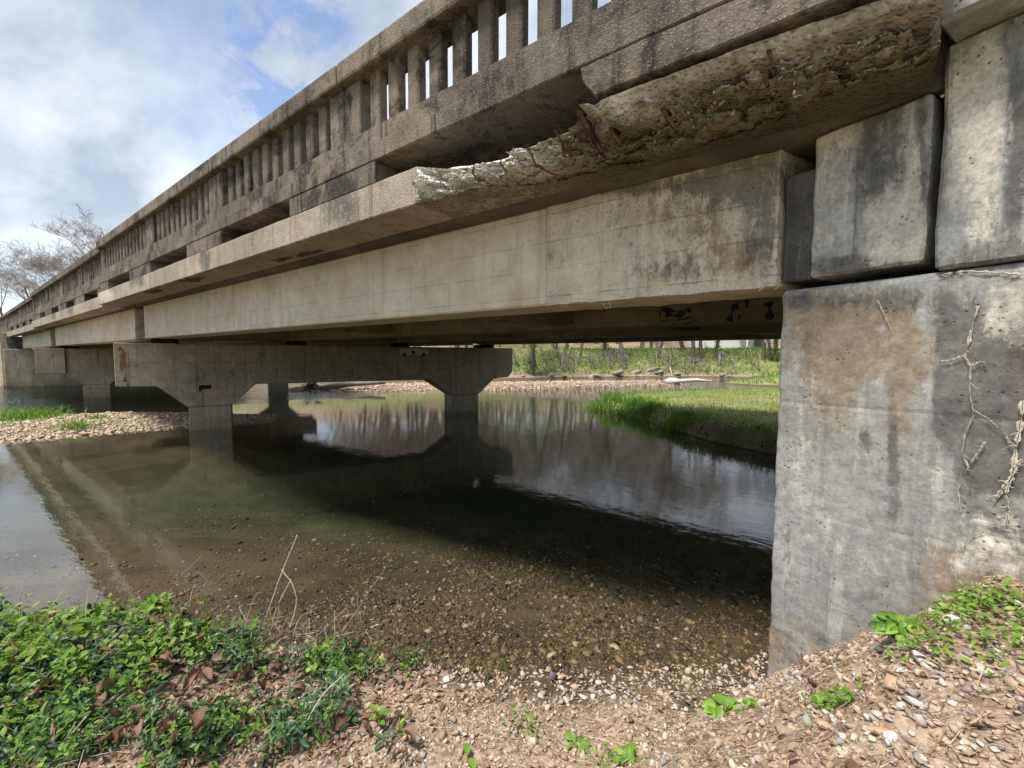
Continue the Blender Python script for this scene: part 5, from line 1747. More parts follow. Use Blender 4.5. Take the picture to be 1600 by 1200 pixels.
def near_cover():
    # dense leafy mass at the left, its outline traced on the ground by distance from the corner of the bank
    def dens(x, y):
        dn = sdist(x, y, NEAR_BANK)
        a = smooth01((-2.55 - x + .25 * vnoise(x * 2.5, y * 2.5, 8) - 0.25 * (y - .5)) / .45)
        return a * (dn > -0.10)
    n = 60000
    x = RNG.uniform(-5.2, -1.8, n); y = RNG.uniform(-1.1, 1.6, n)
    k = RNG.uniform(0, 1, n) < dens(x, y)
    x, y = x[k], y[k]
    region = vnoise(x * 1.7, y * 1.7, 33) + .35 * vnoise(x * 5, y * 5, 34)
    lift = (0.015 + .17 * smooth01((-2.5 - x) / .9)) * (0.8 + .9 * vnoise(x * 3, y * 3, 4))
    g0 = np.maximum(tz(x, y), 0) + lift
    oval = [cluster_proto(q, 4 + q % 2, .9, LEAF_OVAL, .42) for q in range(5)]
    rnd = [cluster_proto(q + 9, 3, .6, LEAF_ROUND, .42) for q in range(4)]
    nar = [cluster_proto(q + 19, 5, 1.0, LEAF_NARROW, .40) for q in range(4)]
    frn = [fern_proto(q) for q in range(3)]
    a = np.nonzero(region > .02)[0][:430]
    clusters('leafy_ground_cover', M['leaf'], oval, x[a], y[a], g0[a], RNG.uniform(.07, .16, len(a)), 'mass of bright green weeds on the left bank')
    a = np.nonzero((region > -.22) & (region < .06))[0][:380]
    clusters('round_leaf_weeds', M['leaf'], rnd, x[a], y[a], g0[a] - .005, RNG.uniform(.07, .14, len(a)), 'round leaved weeds low on the left bank')
    a = np.nonzero(region < -.10)[0][:330]
    clusters('feathery_weeds', M['fern'], frn, x[a], y[a], g0[a], RNG.uniform(.05, .11, len(a)), 'yellow green feathery weeds at the left edge')
    a = np.arange(len(x))[::-1][:900]
    clusters('dark_ground_cover', M['leaf_dark'], rnd, x[a], y[a], g0[a] - .03, RNG.uniform(.05, .09, len(a)), 'darker round leaves low in the weeds')
    big = [cluster_proto(q + 60, 3, .7, LEAF_OVAL, .5) for q in range(4)]
    a = np.arange(5, len(x), 41)[:150]
    clusters('broad_leaved_weeds', M['leaf'], big, x[a], y[a], g0[a] + .01, RNG.uniform(.09, .17, len(a)), 'broad leaved weeds standing out of the left bank plants')
    a = np.arange(9, len(x), 37)[:110]
    clusters('dark_broad_weeds', M['leaf_dark'], big, x[a], y[a], g0[a], RNG.uniform(.09, .15, len(a)), 'dark broad leaves among the left bank plants')
    a = np.arange(3, len(x), 11)[:700]
    blades('green_grass_blades', M['grass_lush'], x[a], y[a], g0[a] - .02, RNG.uniform(.06, .17, len(a)), np.full(len(a), .0022), 'green grass blades mixed in the left bank plants', .7)
    a = np.arange(7, len(x), 9)[:900]
    leaves_stuff('caught_leaf_litter', LEAF_OVAL, M['dead_s'], x[a], y[a], g0[a] + RNG.uniform(0, .06, len(a)), RNG.uniform(.02, .06, len(a)), 'brown leaves caught among the weeds', (-.4, .7))
    a = np.arange(0, len(x), 17)[:420]
    blades('thin_grass_stems', M['straw'], x[a], y[a], g0[a], RNG.uniform(.08, .24, len(a)), np.full(len(a), .0014), 'thin dry stems among the weeds', .8)
    # vinca-like trailing mass in the middle
    def dens2(x, y):
        dn = sdist(x, y, NEAR_BANK)
        a = smooth01((dn + .06) / .1) * smooth01((1.15 - dn) / .5) * smooth01((-1.68 - x) / .3) * smooth01((x + 4.2) / .6)
        return a * np.clip(.35 + 2.0 * vnoise(x * 3.2, y * 3.2, 14), 0.02, 1)
    x = RNG.uniform(-4.2, -1.5, 110000); y = RNG.uniform(-.5, 1.75, 110000)
    k = RNG.uniform(0, 1, len(x)) < dens2(x, y)
    xa, ya = x[k][5200:5700], y[k][5200:5700]
    clusters('trailing_vine', M['leaf_dark'], nar, xa, ya, np.maximum(tz(xa, ya), 0) + RNG.uniform(.0, .05, len(xa)), RNG.uniform(.09, .17, len(xa)), 'dark narrow leaved vine shoots on the middle bank', .9)
    xa, ya = x[k][6700:7150], y[k][6700:7150]
    clusters('fresh_vine', M['leaf'], nar + oval, xa, ya, np.maximum(tz(xa, ya), 0) + RNG.uniform(.0, .06, len(xa)), RNG.uniform(.05, .10, len(xa)), 'fresh vine shoots standing up on the middle bank', .5)
    x, y = x[k][:1300], y[k][:1300]
    z = np.maximum(tz(x, y), 0) + RNG.uniform(.0, .085, len(x))
    leaves_stuff('trailing_vine_leaves', LEAF_NARROW, M['leaf_dark'], x, y, z, RNG.uniform(.025, .055, len(x)), 'dark trailing vine leaves on the middle bank', (-.3, .7))
    k = RNG.uniform(0, 1, len(x)) < .33
    leaves_stuff('fresh_vine_leaves', LEAF_OVAL, M['leaf'], x[k] + .01, y[k], z[k] + .02, RNG.uniform(.018, .04, k.sum()), 'fresh green vine shoots on the middle bank', (0, 1.1))
    # leaf litter
    x = RNG.uniform(-4.2, .6, 16000); y = RNG.uniform(-.4, 2.5, 16000)
    dn = sdist(x, y, NEAR_BANK)
    w = smooth01((-1.3 - x) / .7) * .9 + .05
    k = (RNG.uniform(0, 1, len(x)) < w) & (dn > .03) & ~in_abut(x, y)
    x, y = x[k][:4200], y[k][:4200]
    leaves_stuff('leaf_litter', LEAF_OVAL, M['dead_s'], x, y, tz(x, y) + .012, RNG.uniform(.015, .05, len(x)), 'brown broken leaf litter on the near bank', (-.3, .5))
    # straw and roots
    for nm, mt, nn, xr, yr, ln, lab, cx in (('dry_grass_litter', 'straw', 2600, (-4, 1.1), (-.3, 2.8), .075, 'dry straw lying on the near bank', 0), ('root_fibres', 'root', 2300, (-1.0, 1.6), (.6, 3.0), .06, 'brown root fibres on the slope by the wall', 1)):
        x = RNG.uniform(*xr, nn * 2); y = RNG.uniform(*yr, nn * 2)
        dn = sdist(x, y, NEAR_BANK)
        k = (dn > .03) & ~in_abut(x, y)
        if cx:
            te = (x - AB[0]) * EV[0] + (y - AB[1]) * EV[1]
            k &= RNG.uniform(0, 1, len(x)) < smooth01((te - .05) / .3)
        x, y = x[k][:nn], y[k][:nn]
        n = len(x)
        a = RNG.normal(-.6, .8, n) if cx else RNG.uniform(0, 6.28, n)
        L = ln * RNG.uniform(.4, 1.5, n); wdt = RNG.uniform(.0006, .0016, n)
        V = []
        z0 = tz(x, y) + RNG.uniform(.006, .022, n)
        x1, y1 = x + np.cos(a) * L * .5, y + np.sin(a) * L * .5
        a2 = a + RNG.normal(0, .5, n)
        x2, y2 = x1 + np.cos(a2) * L * .5, y1 + np.sin(a2) * L * .5
        z1 = tz(x1, y1) + RNG.uniform(.008, .03, n); z2 = tz(x2, y2) + RNG.uniform(.005, .03, n)
        sx, sy = -np.sin(a) * wdt, np.cos(a) * wdt
        A = [np.stack([xx + q * sx, yy + q * sy, zz + (0 if q else wdt * 1.2)], -1) for xx, yy, zz in ((x, y, z0), (x1, y1, z1), (x2, y2, z2)) for q in (-1, 0, 1)]
        V = np.stack(A, 1).reshape(-1, 3)
        kk = (np.arange(n) * 9)[:, None]
        F = np.concatenate([np.array([f]) + kk for f in ((0, 1, 4, 3), (1, 2, 5, 4), (3, 4, 7, 6), (4, 5, 8, 7))])
        tag(link(nm, mesh_from(nm, V, F, (M[mt],))), lab, kind='stuff')
    # short green weeds patches right of the wall plant
    for (px, py, sp, cnt) in ((1560, 960, .09, 260), (1570, 1010, .10, 300), (1480, 955, .05, 110), (1595, 940, .06, 120), (1310, 1110, .02, 40), (1450, 1010, .05, 90), (960, 1190, .04, 60), (820, 1135, .05, 60), (1300, 1100, .03, 60)):
        P = ground_hit(px, py)
        if P is None:
            continue
        x = P.x + RNG.normal(0, sp, cnt); y = P.y + RNG.normal(0, sp, cnt)
        k = ~in_abut(x, y); x, y = x[k], y[k]
        o = leaves_stuff('weed_patch', LEAF_OVAL, M['leaf'], x, y, tz(x, y) + RNG.uniform(.005, .04, len(x)), RNG.uniform(.012, .026, len(x)), 'small green weeds growing among the stones', (-.1, .8))


_t = time.time(); near_cover(); print('T', 'near_cover()', round(time.time() - _t, 1))


LEAFME = {}


def leaf_mesh(kind, mat):
    key = (kind, mat)
    if key not in LEAFME:
        V, F = {'oval': LEAF_OVAL, 'narrow': LEAF_NARROW, 'round': LEAF_ROUND}[kind]
        LEAFME[key] = mesh_from('leaf', V, F, (M[mat],), True)
    return LEAFME[key]


def sprig(px, py, label, nl=5, size=.05, h=.06, kind='oval', mat='leaf_bright', lean=(0, 0), r=random.Random(3), stem='leaf', pos=None, group=None, pairs=False):
    P = pos or ground_hit(px, py)
    if P is None:
        return
    root = empty('leafy_plant', P, label, 'plant', group)
    pts = [P + Vector((lean[0] * t * t, lean[1] * t * t, h * t)) for t in (0, .35, .7, 1)]
    child_of(MB().add(tube(pts, [.0022, .002, .0016, .001], 5)).build('stem', M[stem if stem != 'leaf' else mat]), root)
    for k in range(nl):
        t = (k + 1) / nl if not pairs else (k // 2 + 1) / ((nl + 1) // 2)
        i = min(2, int(t * 3)); f = t * 3 - i
        p = pts[i].lerp(pts[min(3, i + 1)], min(1, f))
        o = link('leaf', leaf_mesh(kind, mat))
        o.parent = root
        o.location = p - P
        s = size * r.uniform(.75, 1.15) * (1.1 - .3 * t)
        o.scale = (s, s, s)
        yaw = (k * 2.4 + r.uniform(-.3, .3)) if not pairs else (math.pi * (k % 2) + t * 2 + r.uniform(-.3, .3))
        o.rotation_euler = (r.uniform(-.3, .3), -r.uniform(.1, .9), yaw)
    return root


def heart_plant(px, py, label, n, spread, size, h, mat='leaf_bright', kind='round'):
    P = ground_hit(px, py)
    r = random.Random(px)
    root = empty('leafy_plant', P, label, 'plant')
    for k in range(n):
        a = r.uniform(0, 6.28); rr = spread * math.sqrt(r.random())
        top = P + Vector((math.cos(a) * rr, math.sin(a) * rr * .7, h * (1 - .6 * (rr / spread) ** 2) * r.uniform(.8, 1.1)))
        if in_abut(top.x, top.y):
            top = top - Vector(PV) * .1
        child_of(MB().add(tube([P, (P + top) / 2 + Vector((0, 0, .01)), top], [.0016, .0013, .001], 4)).build('stem', M[mat]), root)
        o = link('leaf', leaf_mesh(kind, mat))
        o.parent = root
        s = size * r.uniform(.7, 1.15)
        o.location = top - P - Vector((math.cos(a), math.sin(a), 0)) * s * .4
        o.scale = (s, s, s)
        nz_ = Vector((.15 + r.gauss(0, .3), -.55 + r.gauss(0, .3), .85)).normalized()
        xx_ = Vector((math.cos(a + r.uniform(-.6, .6)), math.sin(a), -.2)); xx_ = (xx_ - nz_ * xx_.dot(nz_)).normalized()
        yy_ = nz_.cross(xx_)
        o.rotation_euler = Matrix((xx_, yy_, nz_)).transposed().to_euler()
        o.location = top - P - xx_ * s * .4


def near_plants():
    heart_plant(1405, 1002, 'heart leaved green plant growing at the foot of the abutment wall', 46, .078, .034, .080)
    heart_plant(1135, 1120, 'broad leaved green weed left of the abutment corner', 16, .085, .052, .045)
    heart_plant(1175, 1108, 'tiny leaved weed touching the abutment corner', 14, .035, .018, .03)
    heart_plant(985, 1190, 'toothed rosette weed at the bottom centre', 9, .055, .06, .03, kind='oval')
    heart_plant(900, 1170, 'flat rosette weed left of the bottom centre rosette', 9, .06, .045, .03, kind='oval')
    heart_plant(1290, 1110, 'small heart leaved weed in front of the abutment', 12, .032, .024, .03)
    L = [((590, 1135), 'tall bright sprig with three broad leaves left of the gravel', 5, .062, .07), ((625, 1150), 'bright upright sprig right of the three leaved one', 4, .045, .05),
         ((730, 1195), 'single upright leaf shoot at the bottom edge', 2, .062, .03), ((385, 1140), 'bright sprig in front of dead curled leaves', 6, .05, .08), ((290, 1130), 'bright two leaved shoot above the green stem', 4, .045, .05),
         ((270, 1112), 'small bright shoot on the left leaf litter', 3, .03, .05), ((160, 1110), 'broad bright leaf shoot beside the dry stalks', 4, .06, .06), ((95, 1130), 'large bright leaves at lower left', 5, .055, .08),
         ((40, 1150), 'bright leaf shoot in the lower left corner', 4, .06, .08), ((470, 1120), 'bright shoot beside the bleached stick', 6, .045, .05), ((410, 1065), 'bright shoot in the middle of the vine mass', 6, .04, .07),
         ((345, 985), 'fresh shoot rising above the water line on the bank', 6, .032, .10), ((265, 975), 'thin shoot with two leaves over the water', 4, .03, .09), ((640, 1070), 'small shoot beside the crusty pale stone', 5, .03, .05),
         ((560, 1060), 'green shoot right of the bleached stick tip', 6, .035, .06), ((210, 985), 'curled shoot beside the sky reflection', 5, .035, .10)]
    for (px, py), lab, nl, s, h in L:
        sprig(px, py, lab, nl, s, h)
    # darker glossy whorls
    for (px, py), lab in (((290, 1065), 'dark glossy whorled plant left of the rust brown leaf'), ((400, 1090), 'dark glossy leaves behind the bright middle sprig'), ((545, 1130), 'dark broad leaf under the bleached stick'), ((455, 1090), 'dark pointed leaves right of the curled leaves'), ((600, 1165), 'dark long leaf under the tall bright sprig')):
        sprig(px, py, lab, 7, .062, .035, 'narrow' if px != 545 else 'oval', 'leaf_dark')
    # long thin vines reaching over the water
    for pl, lab in (([(520, 1010), (560, 950), (590, 905), (612, 872)], 'long thin vine stem reaching up over the water'), ([(110, 985), (150, 940), (180, 898)], 'thin vine stem with pale tip over the sky reflection'), ([(470, 1020), (505, 985), (540, 950)], 'short leafy vine stem left of the long one')):
        P = ground_hit(*pl[0])
        root = empty('vine_stem', P, lab, 'vine')
        dd = (P - Vector(EYE)).dot(Vector(CF))
        pts = []
        for k, (x, y) in enumerate(pl):
            d = ray(x, y)
            pts.append(Vector(EYE + d * (dd + .03 * k)))
        pts[0] = P
        child_of(MB().add(tube(pts, [.003, .0025, .002, .001][:len(pts)], 5)).build('stem', M['twig']), root)
        for k in range(1, len(pts)):
            for q in range(3):
                p = pts[k - 1].lerp(pts[k], (q + .5) / 3)
                o = link('leaf', leaf_mesh('narrow' if k < 3 else 'oval', 'leaf_bright'))
                o.parent = root
                o.location = p - P
                s = .022
                o.scale = (s, s, s)
                o.rotation_euler = (random.uniform(-.4, .4), -random.uniform(.2, 1), random.uniform(0, 6.3))
    # grass blades at the water edge
    for (px, py), n, lab in (((762, 1062), 9, 'upright green grass blades at the water edge'), ((790, 1050), 4, 'two thin grass blades right of the green tuft')):
        P = ground_hit(px, py)
        root = empty('grass_tuft', P, lab, 'grass')
        for k in range(n):
            x = P.x + random.gauss(0, .02); y = P.y + random.gauss(0, .02)
            h = random.uniform(.06, .13)
            blades('blade', M['grass_lush'], np.array([x]), np.array([y]), np.array([P.z]), np.array([h]), np.array([.0025]), None, .2, None, root)
    # dead leaves
    r = random.Random(21)
    meshes = []
    for k in range(5):
        V, F = [], []
        nu, nv = 9, 6
        for a in range(nu):
            t = a / (nu - 1)
            ww = (math.sin(math.pi * min(1, t * 1.02)) ** .7) * (.33 + .05 * math.sin(t * 14 + k)) + .02
            for b in range(nv):
                u = (b / (nv - 1) - .5) * 2
                curl = 1.4 + k * .55
                ang = u * curl
                y = math.sin(ang) / curl * ww * 1.3
                z = (1 - math.cos(ang)) / curl * ww * 1.4 + .24 * math.sin(t * 3.5 + k) + .07 * math.sin(t * 17 + u * 4) + .03 * math.sin(u * 9 + t * 12)
                V.append((t - .5, y, z))
        for a in range(nu - 1):
            for b in range(nv - 1):
                F.append((a * nv + b, a * nv + b + 1, (a + 1) * nv + b + 1, (a + 1) * nv + b))
        meshes.append(mesh_from('dead_leaf', V, F, (M['dead'],), True))
    spots = [(300, 1085, .11, 'rust brown crinkled dead leaf left of the bright middle sprig'), (370, 1065, .12, 'long curled tan dead leaf standing against the dark twig'), (345, 1050, .11, 'rolled brown dead leaf beside the standing curled one'),
             (325, 1070, .10, 'grey brown dead leaf lying behind the rust brown one'), (358, 985, .07, 'pale pink brown dead leaf near the water'), (395, 1000, .07, 'flat tan dead leaf right of the pale pink one'), (430, 1000, .06, 'upright folded brown leaf near the white stick'),
             (455, 1005, .05, 'small curled dark brown leaf right of the folded one'), (480, 1090, .07, 'brown curled leaf left of the bleached stick'), (530, 1030, .06, 'reddish crumpled leaf near the right end of the vines'), (415, 1140, .07, 'dull red brown leaf lying on gravel'),
             (130, 1165, .09, 'brown rolled leaf at lower left'), (160, 1170, .09, 'tan split leaf beside the dry stalks'), (110, 950, .05, 'round reddish dead leaf above the weeds'), (170, 945, .05, 'dark curled leaf standing at the water edge'),
             (1250, 1045, .05, 'dark brown leaf against the abutment foot'), (1268, 1090, .055, 'large brown leaf between stones by the abutment'), (1290, 1050, .05, 'reddish leaf in the corner of wall and gravel'), (760, 1065, .05, 'brown leaf at the water line by the grass blades'), (735, 1062, .045, 'pinkish leaf beside the crusty pale stone')]
    for px, py, s, lab in spots:
        P = ground_hit(px, py)
        if P is None: continue
        o = link('dead_leaf', meshes[r.randrange(5)])
        o.location = P + Vector((0, 0, s * .15 + .035))
        o.scale = (s, s * r.uniform(.8, 1.2), s)
        o.rotation_euler = (r.uniform(-.4, .4), r.uniform(-.5, .3), r.uniform(0, 6.3))
        tag(o, lab, 'dead leaf')
    n = 0
    while n < 120:
        px, py = r.uniform(60, 640), r.uniform(980, 1195)
        if py < 1200 - (px - 0) * 2.2 and px < 140: continue
        P = ground_hit(px, py)
        if P is None or P.z < .01: continue
        s = r.uniform(.04, .085)
        o = link('dead_leaf', meshes[r.randrange(5)])
        o.location = P + Vector((0, 0, s * .1 + .02 + r.uniform(0, .035) + (.07 if px < 330 else 0)))
        o.scale = (s, s * r.uniform(.7, 1.2), s)
        o.rotation_euler = (r.uniform(-.6, .6), r.uniform(-.6, .5), r.uniform(0, 6.3))
        tag(o, 'small brown dead leaf among the vines on the bank', 'dead leaf', 'dead leaves scattered over the left bank')
        n += 1
    # tangle of dry stems at the middle of the bank
    for (px, py), nn, lab in (((470, 1000), 46, 'tangle of dry arching stems on the bank behind the vines'), ((350, 1010), 26, 'loose tangle of dry stems left of the tall sticks'), ((150, 1185), 34, 'fan of dry pale stalks in the lower left corner')):
        P = ground_hit(px, py)
        root = empty('dry_stem_tangle', P, lab, 'dry stems')
        for q in range(nn):
            b0 = P + Vector((r.gauss(0, .16), r.gauss(0, .13), 0))
            b0.z = float(terrain(np.array([b0.x]), np.array([b0.y]))[0])
            a = r.uniform(0, 6.28); L = r.uniform(.08, .26)
            up = r.uniform(.15, .8)
            m1 = b0 + Vector((math.cos(a) * L * .4, math.sin(a) * L * .4, L * up))
            m2 = m1 + Vector((math.cos(a + r.gauss(0, .6)) * L * .5, math.sin(a + r.gauss(0, .6)) * L * .5, L * (up - .35) * r.uniform(.2, 1)))
            w_ = r.uniform(.0008, .0022)
            child_of(MB().add(tube([b0, (b0 + m1) / 2 + Vector((0, 0, L * .08)), m1, m2], [w_, w_, w_ * .8, w_ * .5], 4, False)).build('stem', M[('drywood', 'twig', 'darktwig')[r.randrange(3)]]), root)
    # sticks
    def stick(pl, rad, lab, mat='drywood', lift=0.0, name='stick'):
        P = ground_hit(*pl[0])
        dd = (P - Vector(EYE)).dot(Vector(CF))
        pts = [P]
        for k, q in enumerate(pl[1:]):
            d = ray(q[0], q[1])
            pts.append(Vector(EYE + d * (dd + (q[2] if len(q) > 2 else 0))))
        fine_ = []
        for i_ in range(len(pts) - 1):
            p0, p1, p2, p3 = pts[max(i_ - 1, 0)], pts[i_], pts[i_ + 1], pts[min(i_ + 2, len(pts) - 1)]
            for q_ in range(6):
                t = q_ / 6
                c_ = 0.5 * ((2 * p1) + (p2 - p0) * t + (2 * p0 - 5 * p1 + 4 * p2 - p3) * t * t + (3 * p1 - p0 - 3 * p2 + p3) * t ** 3)
                fine_.append(c_ + Vector((r.gauss(0, .0012), r.gauss(0, .0012), r.gauss(0, .0012))))
        pts = fine_ + [pts[-1]]
        n_ = len(pts)
        o = MB().add(tube(pts, [r.uniform(.85, 1.15) * rad * (1 - .5 * i / n_) for i in range(n_)], 6)).build(name, M[mat], None, True)
        tag(o, lab, 'stick')
    stick([(414, 972), (438, 902), (464, 836)], .006, 'tall straight bleached stick rising over the water')
    stick([(452, 985), (463, 945), (458, 915), (440, 890)], .006, 'curved pale stick arching right of the tall one')
    stick([(425, 985), (432, 950), (455, 905)], .005, 'short pale stick between the two tall ones')
    stick([(385, 970), (378, 958), (374, 948)], .006, 'stubby pale stick left of the tall one')
    stick([(465, 1158), (498, 1095), (520, 1070), (538, 1053)], .0045, 'long bleached stick lying across the vines')
    stick([(380, 1080), (385, 1040), (400, 1000), (412, 965)], .0035, 'thin dark twig arching before the tall stick', 'darktwig')
    stick([(572, 1018), (580, 1000), (572, 985), (592, 975)], .004, 'crooked pale root at the right end of the vines')
    stick([(170, 1058), (180, 1060, .02), (205, 1078), (230, 1118)], .004, 'thin forked dry twig on the left litter')
    stick([(95, 1190), (110, 1150), (135, 1120)], .004, 'dry stalk leaning at lower left')
    stick([(85, 1195), (100, 1160), (118, 1128)], .003, 'second dry stalk beside the leaning one')
    stick([(225, 1137), (270, 1128, .03), (330, 1112, .1)], .005, 'green brown stem lying over leaf litter', 'darktwig')
    stick([(1430, 1175), (1460, 1160, .03), (1510, 1163, .06), (1560, 1180, .05)], .0035, 'dry grey stem lying at lower right')
    stick([(1455, 1125), (1470, 1150, -.02), (1520, 1175, -.03)], .0025, 'thin straw across the right slope')
    stick([(1480, 1195), (1520, 1185, .02), (1590, 1190, .05)], .003, 'pale stem along the bottom right edge')
    stick([(640, 1062), (665, 1064, .02), (695, 1078, .02)], .003, 'thin pale twig at the water line in the middle')


_t = time.time(); near_plants(); print('T', 'near_plants()', round(time.time() - _t, 1))


# ------------------------------------------------------------------ island, bars and far bank greenery
def mid_green():
    def pts(n, b, cond):
        return scatter_pts(n, b, cond, RNG)
    x, y, z = pts(70000, (-7.5, 6, 8.6, 26), lambda x, y, z: (sdist(x, y, ISLAND) > -.1) & (z > .05) & (RNG.uniform(0, 1, len(x)) < np.clip(1.2 - (y - 9) / 22, .25, 1)))
    n = len(x)
    edge = smooth01((1.2 - sdist(x, y, ISLAND)) / 1.2)
    h = RNG.uniform(.03, .09, n) + .22 * np.clip(fbm(x * 1.2, y * 1.2, 71, 3) - .12, 0, 1) + .10 * edge * RNG.uniform(.3, 1, n) * (vnoise(x * 1.5, y * 1.5, 3) > -.15)
    k = edge > .45
    blades('short_grass', M['grass'], x[~k], y[~k], z[~k], h[~k], RNG.uniform(.004, .009, (~k).sum()), 'sunlit short grass on the mid river bank', .6)
    blades('edge_grass', M['grass_lush'], x[k], y[k], z[k], h[k], RNG.uniform(.004, .009, k.sum()), 'lush grass along the edge of the mid bank', .5)
    # dangling edge foliage in the shade
    x = RNG.uniform(-7.2, 1, 12000); y = RNG.uniform(8.5, 13.8, 12000)
    d = sdist(x, y, ISLAND) + 0.30 * fbm(x * 0.7, y * 0.7, 21, 3)
    k = (d > -.12) & (d < .4)
    x, y = x[k], y[k]
    leaves_stuff('bank_edge_leaves', LEAF_SM, M['ivy'], x, y, terrain(x, y) + RNG.uniform(0, .12, len(x)), RNG.uniform(.04, .09, len(x)), 'dark leaves hanging over the cut bank edge', (-.8, .6))
    x, y, z = pts(5000, (-8, 5, 31, 38), lambda x, y, z: (sdist(x, y, TONGUE) > 0) & (z > .03))
    blades('tongue_grass', M['grass_lush'], x, y, z, RNG.uniform(.12, .3, len(x)), RNG.uniform(.012, .03, len(x)), 'bright grass on the small far spit', .5)
    # tufts that can be told apart
    def tuft(P, n, h, spread, lab, w=.008, group=None):
        root = empty('grass_clump', P, lab, 'grass clump', group)
        x = P.x + RNG.normal(0, spread, n); y = P.y + RNG.normal(0, spread, n)
        o = blades('blade_cluster', M['grass_lush'], x, y, np.maximum(terrain(x, y), 0), RNG.uniform(.35, 1.0, n) * h, np.full(n, w), None, .6, None, root)
        o['kind'] = 'stuff'
    for (px, py), h, sp, n, lab, w in (((947, 632), .40, .32, 500, 'tall grass clump at the tip of the mid bank', .012), ((985, 640), .34, .28, 420, 'grass clump second from the tip of the mid bank', .012), ((1008, 645), .30, .25, 380, 'grass clump beside bare roots near the mid bank tip', .012),
                                       ((45, 655), .40, .36, 420, 'wide bright grass clump on the left gravel bar', .012), ((120, 672), .28, .17, 150, 'small grass clump at the water side of the left gravel bar', .010), ((155, 655), .16, .15, 120, 'low grass tuft near the pier on the left gravel bar', .010),
                                       ((8, 668), .12, .2, 90, 'tiny grass tuft at the left picture edge', .010), ((1050, 668), .30, .22, 300, 'grass clump on the shaded edge of the mid bank', .010)):
        P = ground_hit(px, py)
        if P is not None:
            tuft(P, n, h, sp, lab, w)


_t = time.time(); mid_green(); print('T', 'mid_green()', round(time.time() - _t, 1))


def far_scrub():
    def cond(x, y, z):
        df = sdist(x, y, FAR_BANK)
        return (df > .3) & (df < 12) & (z > .05)
    x, y, z = scatter_pts(90000, (-42, 9, 12, 62), cond, RNG)
    n = len(x)
    clump = fbm(x * .45, y * .45, 61, 3)
    right = smooth01((x + 16) / 6)
    k = RNG.uniform(0, 1, n) < np.clip(.55 + 1.1 * clump, .12, 1)
    x, y, z, clump, right = x[k][:34000], y[k][:34000], z[k][:34000], clump[k][:34000], right[k][:34000]
    hh = np.clip(.35 + 1.6 * clump, .05, 1.5) * (1 - .75 * right) + .06
    z = z + RNG.uniform(0, 1, len(x)) * hh
    leaves_stuff('far_bank_scrub', LEAF_SM, M['scrub'], x, y, z, RNG.uniform(.07, .19, len(x)), 'bright spring undergrowth on the far bank', (-.6, .9))
    x, y, z = scatter_pts(40000, (-24, 12, 28, 62), cond, RNG)
    x, y, z = x[:20000], y[:20000], z[:20000]
    blades('far_bank_grass', M['grass_lush'], x, y, z, RNG.uniform(.10, .32, len(x)), RNG.uniform(.02, .05, len(x)), 'green grass on the far slope', .5)


_t = time.time(); far_scrub(); print('T', 'far_scrub()', round(time.time() - _t, 1))


# ------------------------------------------------------------------ trees
def tree_mesh(seed, H, spread=1.0, twig=0.012, levels=5, lean=0.05, start=0.25, nb=3, bushy=1.0):
    r = random.Random(seed)
    trunk, crown = MB(), MB()

    def branch(p, d, L, rad, lev):
        n = 4 if lev < 2 else 3
        pts = [p]; rads = [rad]
        for k in range(n):
            d = (d + Vector((r.gauss(0, .13), r.gauss(0, .13), r.gauss(0, .09) + .05 * (lev > 0)))).normalized()
            p = p + d * (L / n)
            pts.append(p); rads.append(max(twig * .6, rad * (1 - .62 * (k + 1) / n)))
        sides = 7 if lev == 0 else (5 if lev == 1 else 3)
        (trunk if lev == 0 else crown).add(tube(pts, rads, sides, False))
        if lev >= levels:
            return
        cnt = nb + (1 if lev == 0 else 0) + (2 if lev == 0 and bushy > 1 else 0)
        for c in range(cnt + (1 if r.random() < .5 else 0)):
            t = r.uniform(start if lev == 0 else .25, 1.0)
            i = min(n - 1, int(t * n)); q = pts[i].lerp(pts[i + 1], t * n - i)
            a = r.uniform(0, 6.28)
            side = Vector((math.cos(a), math.sin(a), r.uniform(-.1, .5)))
            side = (side - d * side.dot(d) * .6).normalized()
            nd = (d * r.uniform(.5, 1.0) + side * r.uniform(.6, 1.1) * spread).normalized()
            rr = max(twig, rads[min(i + 1, n)] * r.uniform(.45, .7))
            branch(q, nd, L * r.uniform(.48, .74), rr, lev + 1)
    branch(Vector((0, 0, -0.3)), Vector((lean, lean * .5, 1)).normalized(), H * .62, H * .017, 0)
    mt = mesh_from('trunk', trunk.v, trunk.f, (M['bark'],), True)
    mc = mesh_from('crown', crown.v, crown.f, (M['twig'],))
    return mt, mc, crown, trunk


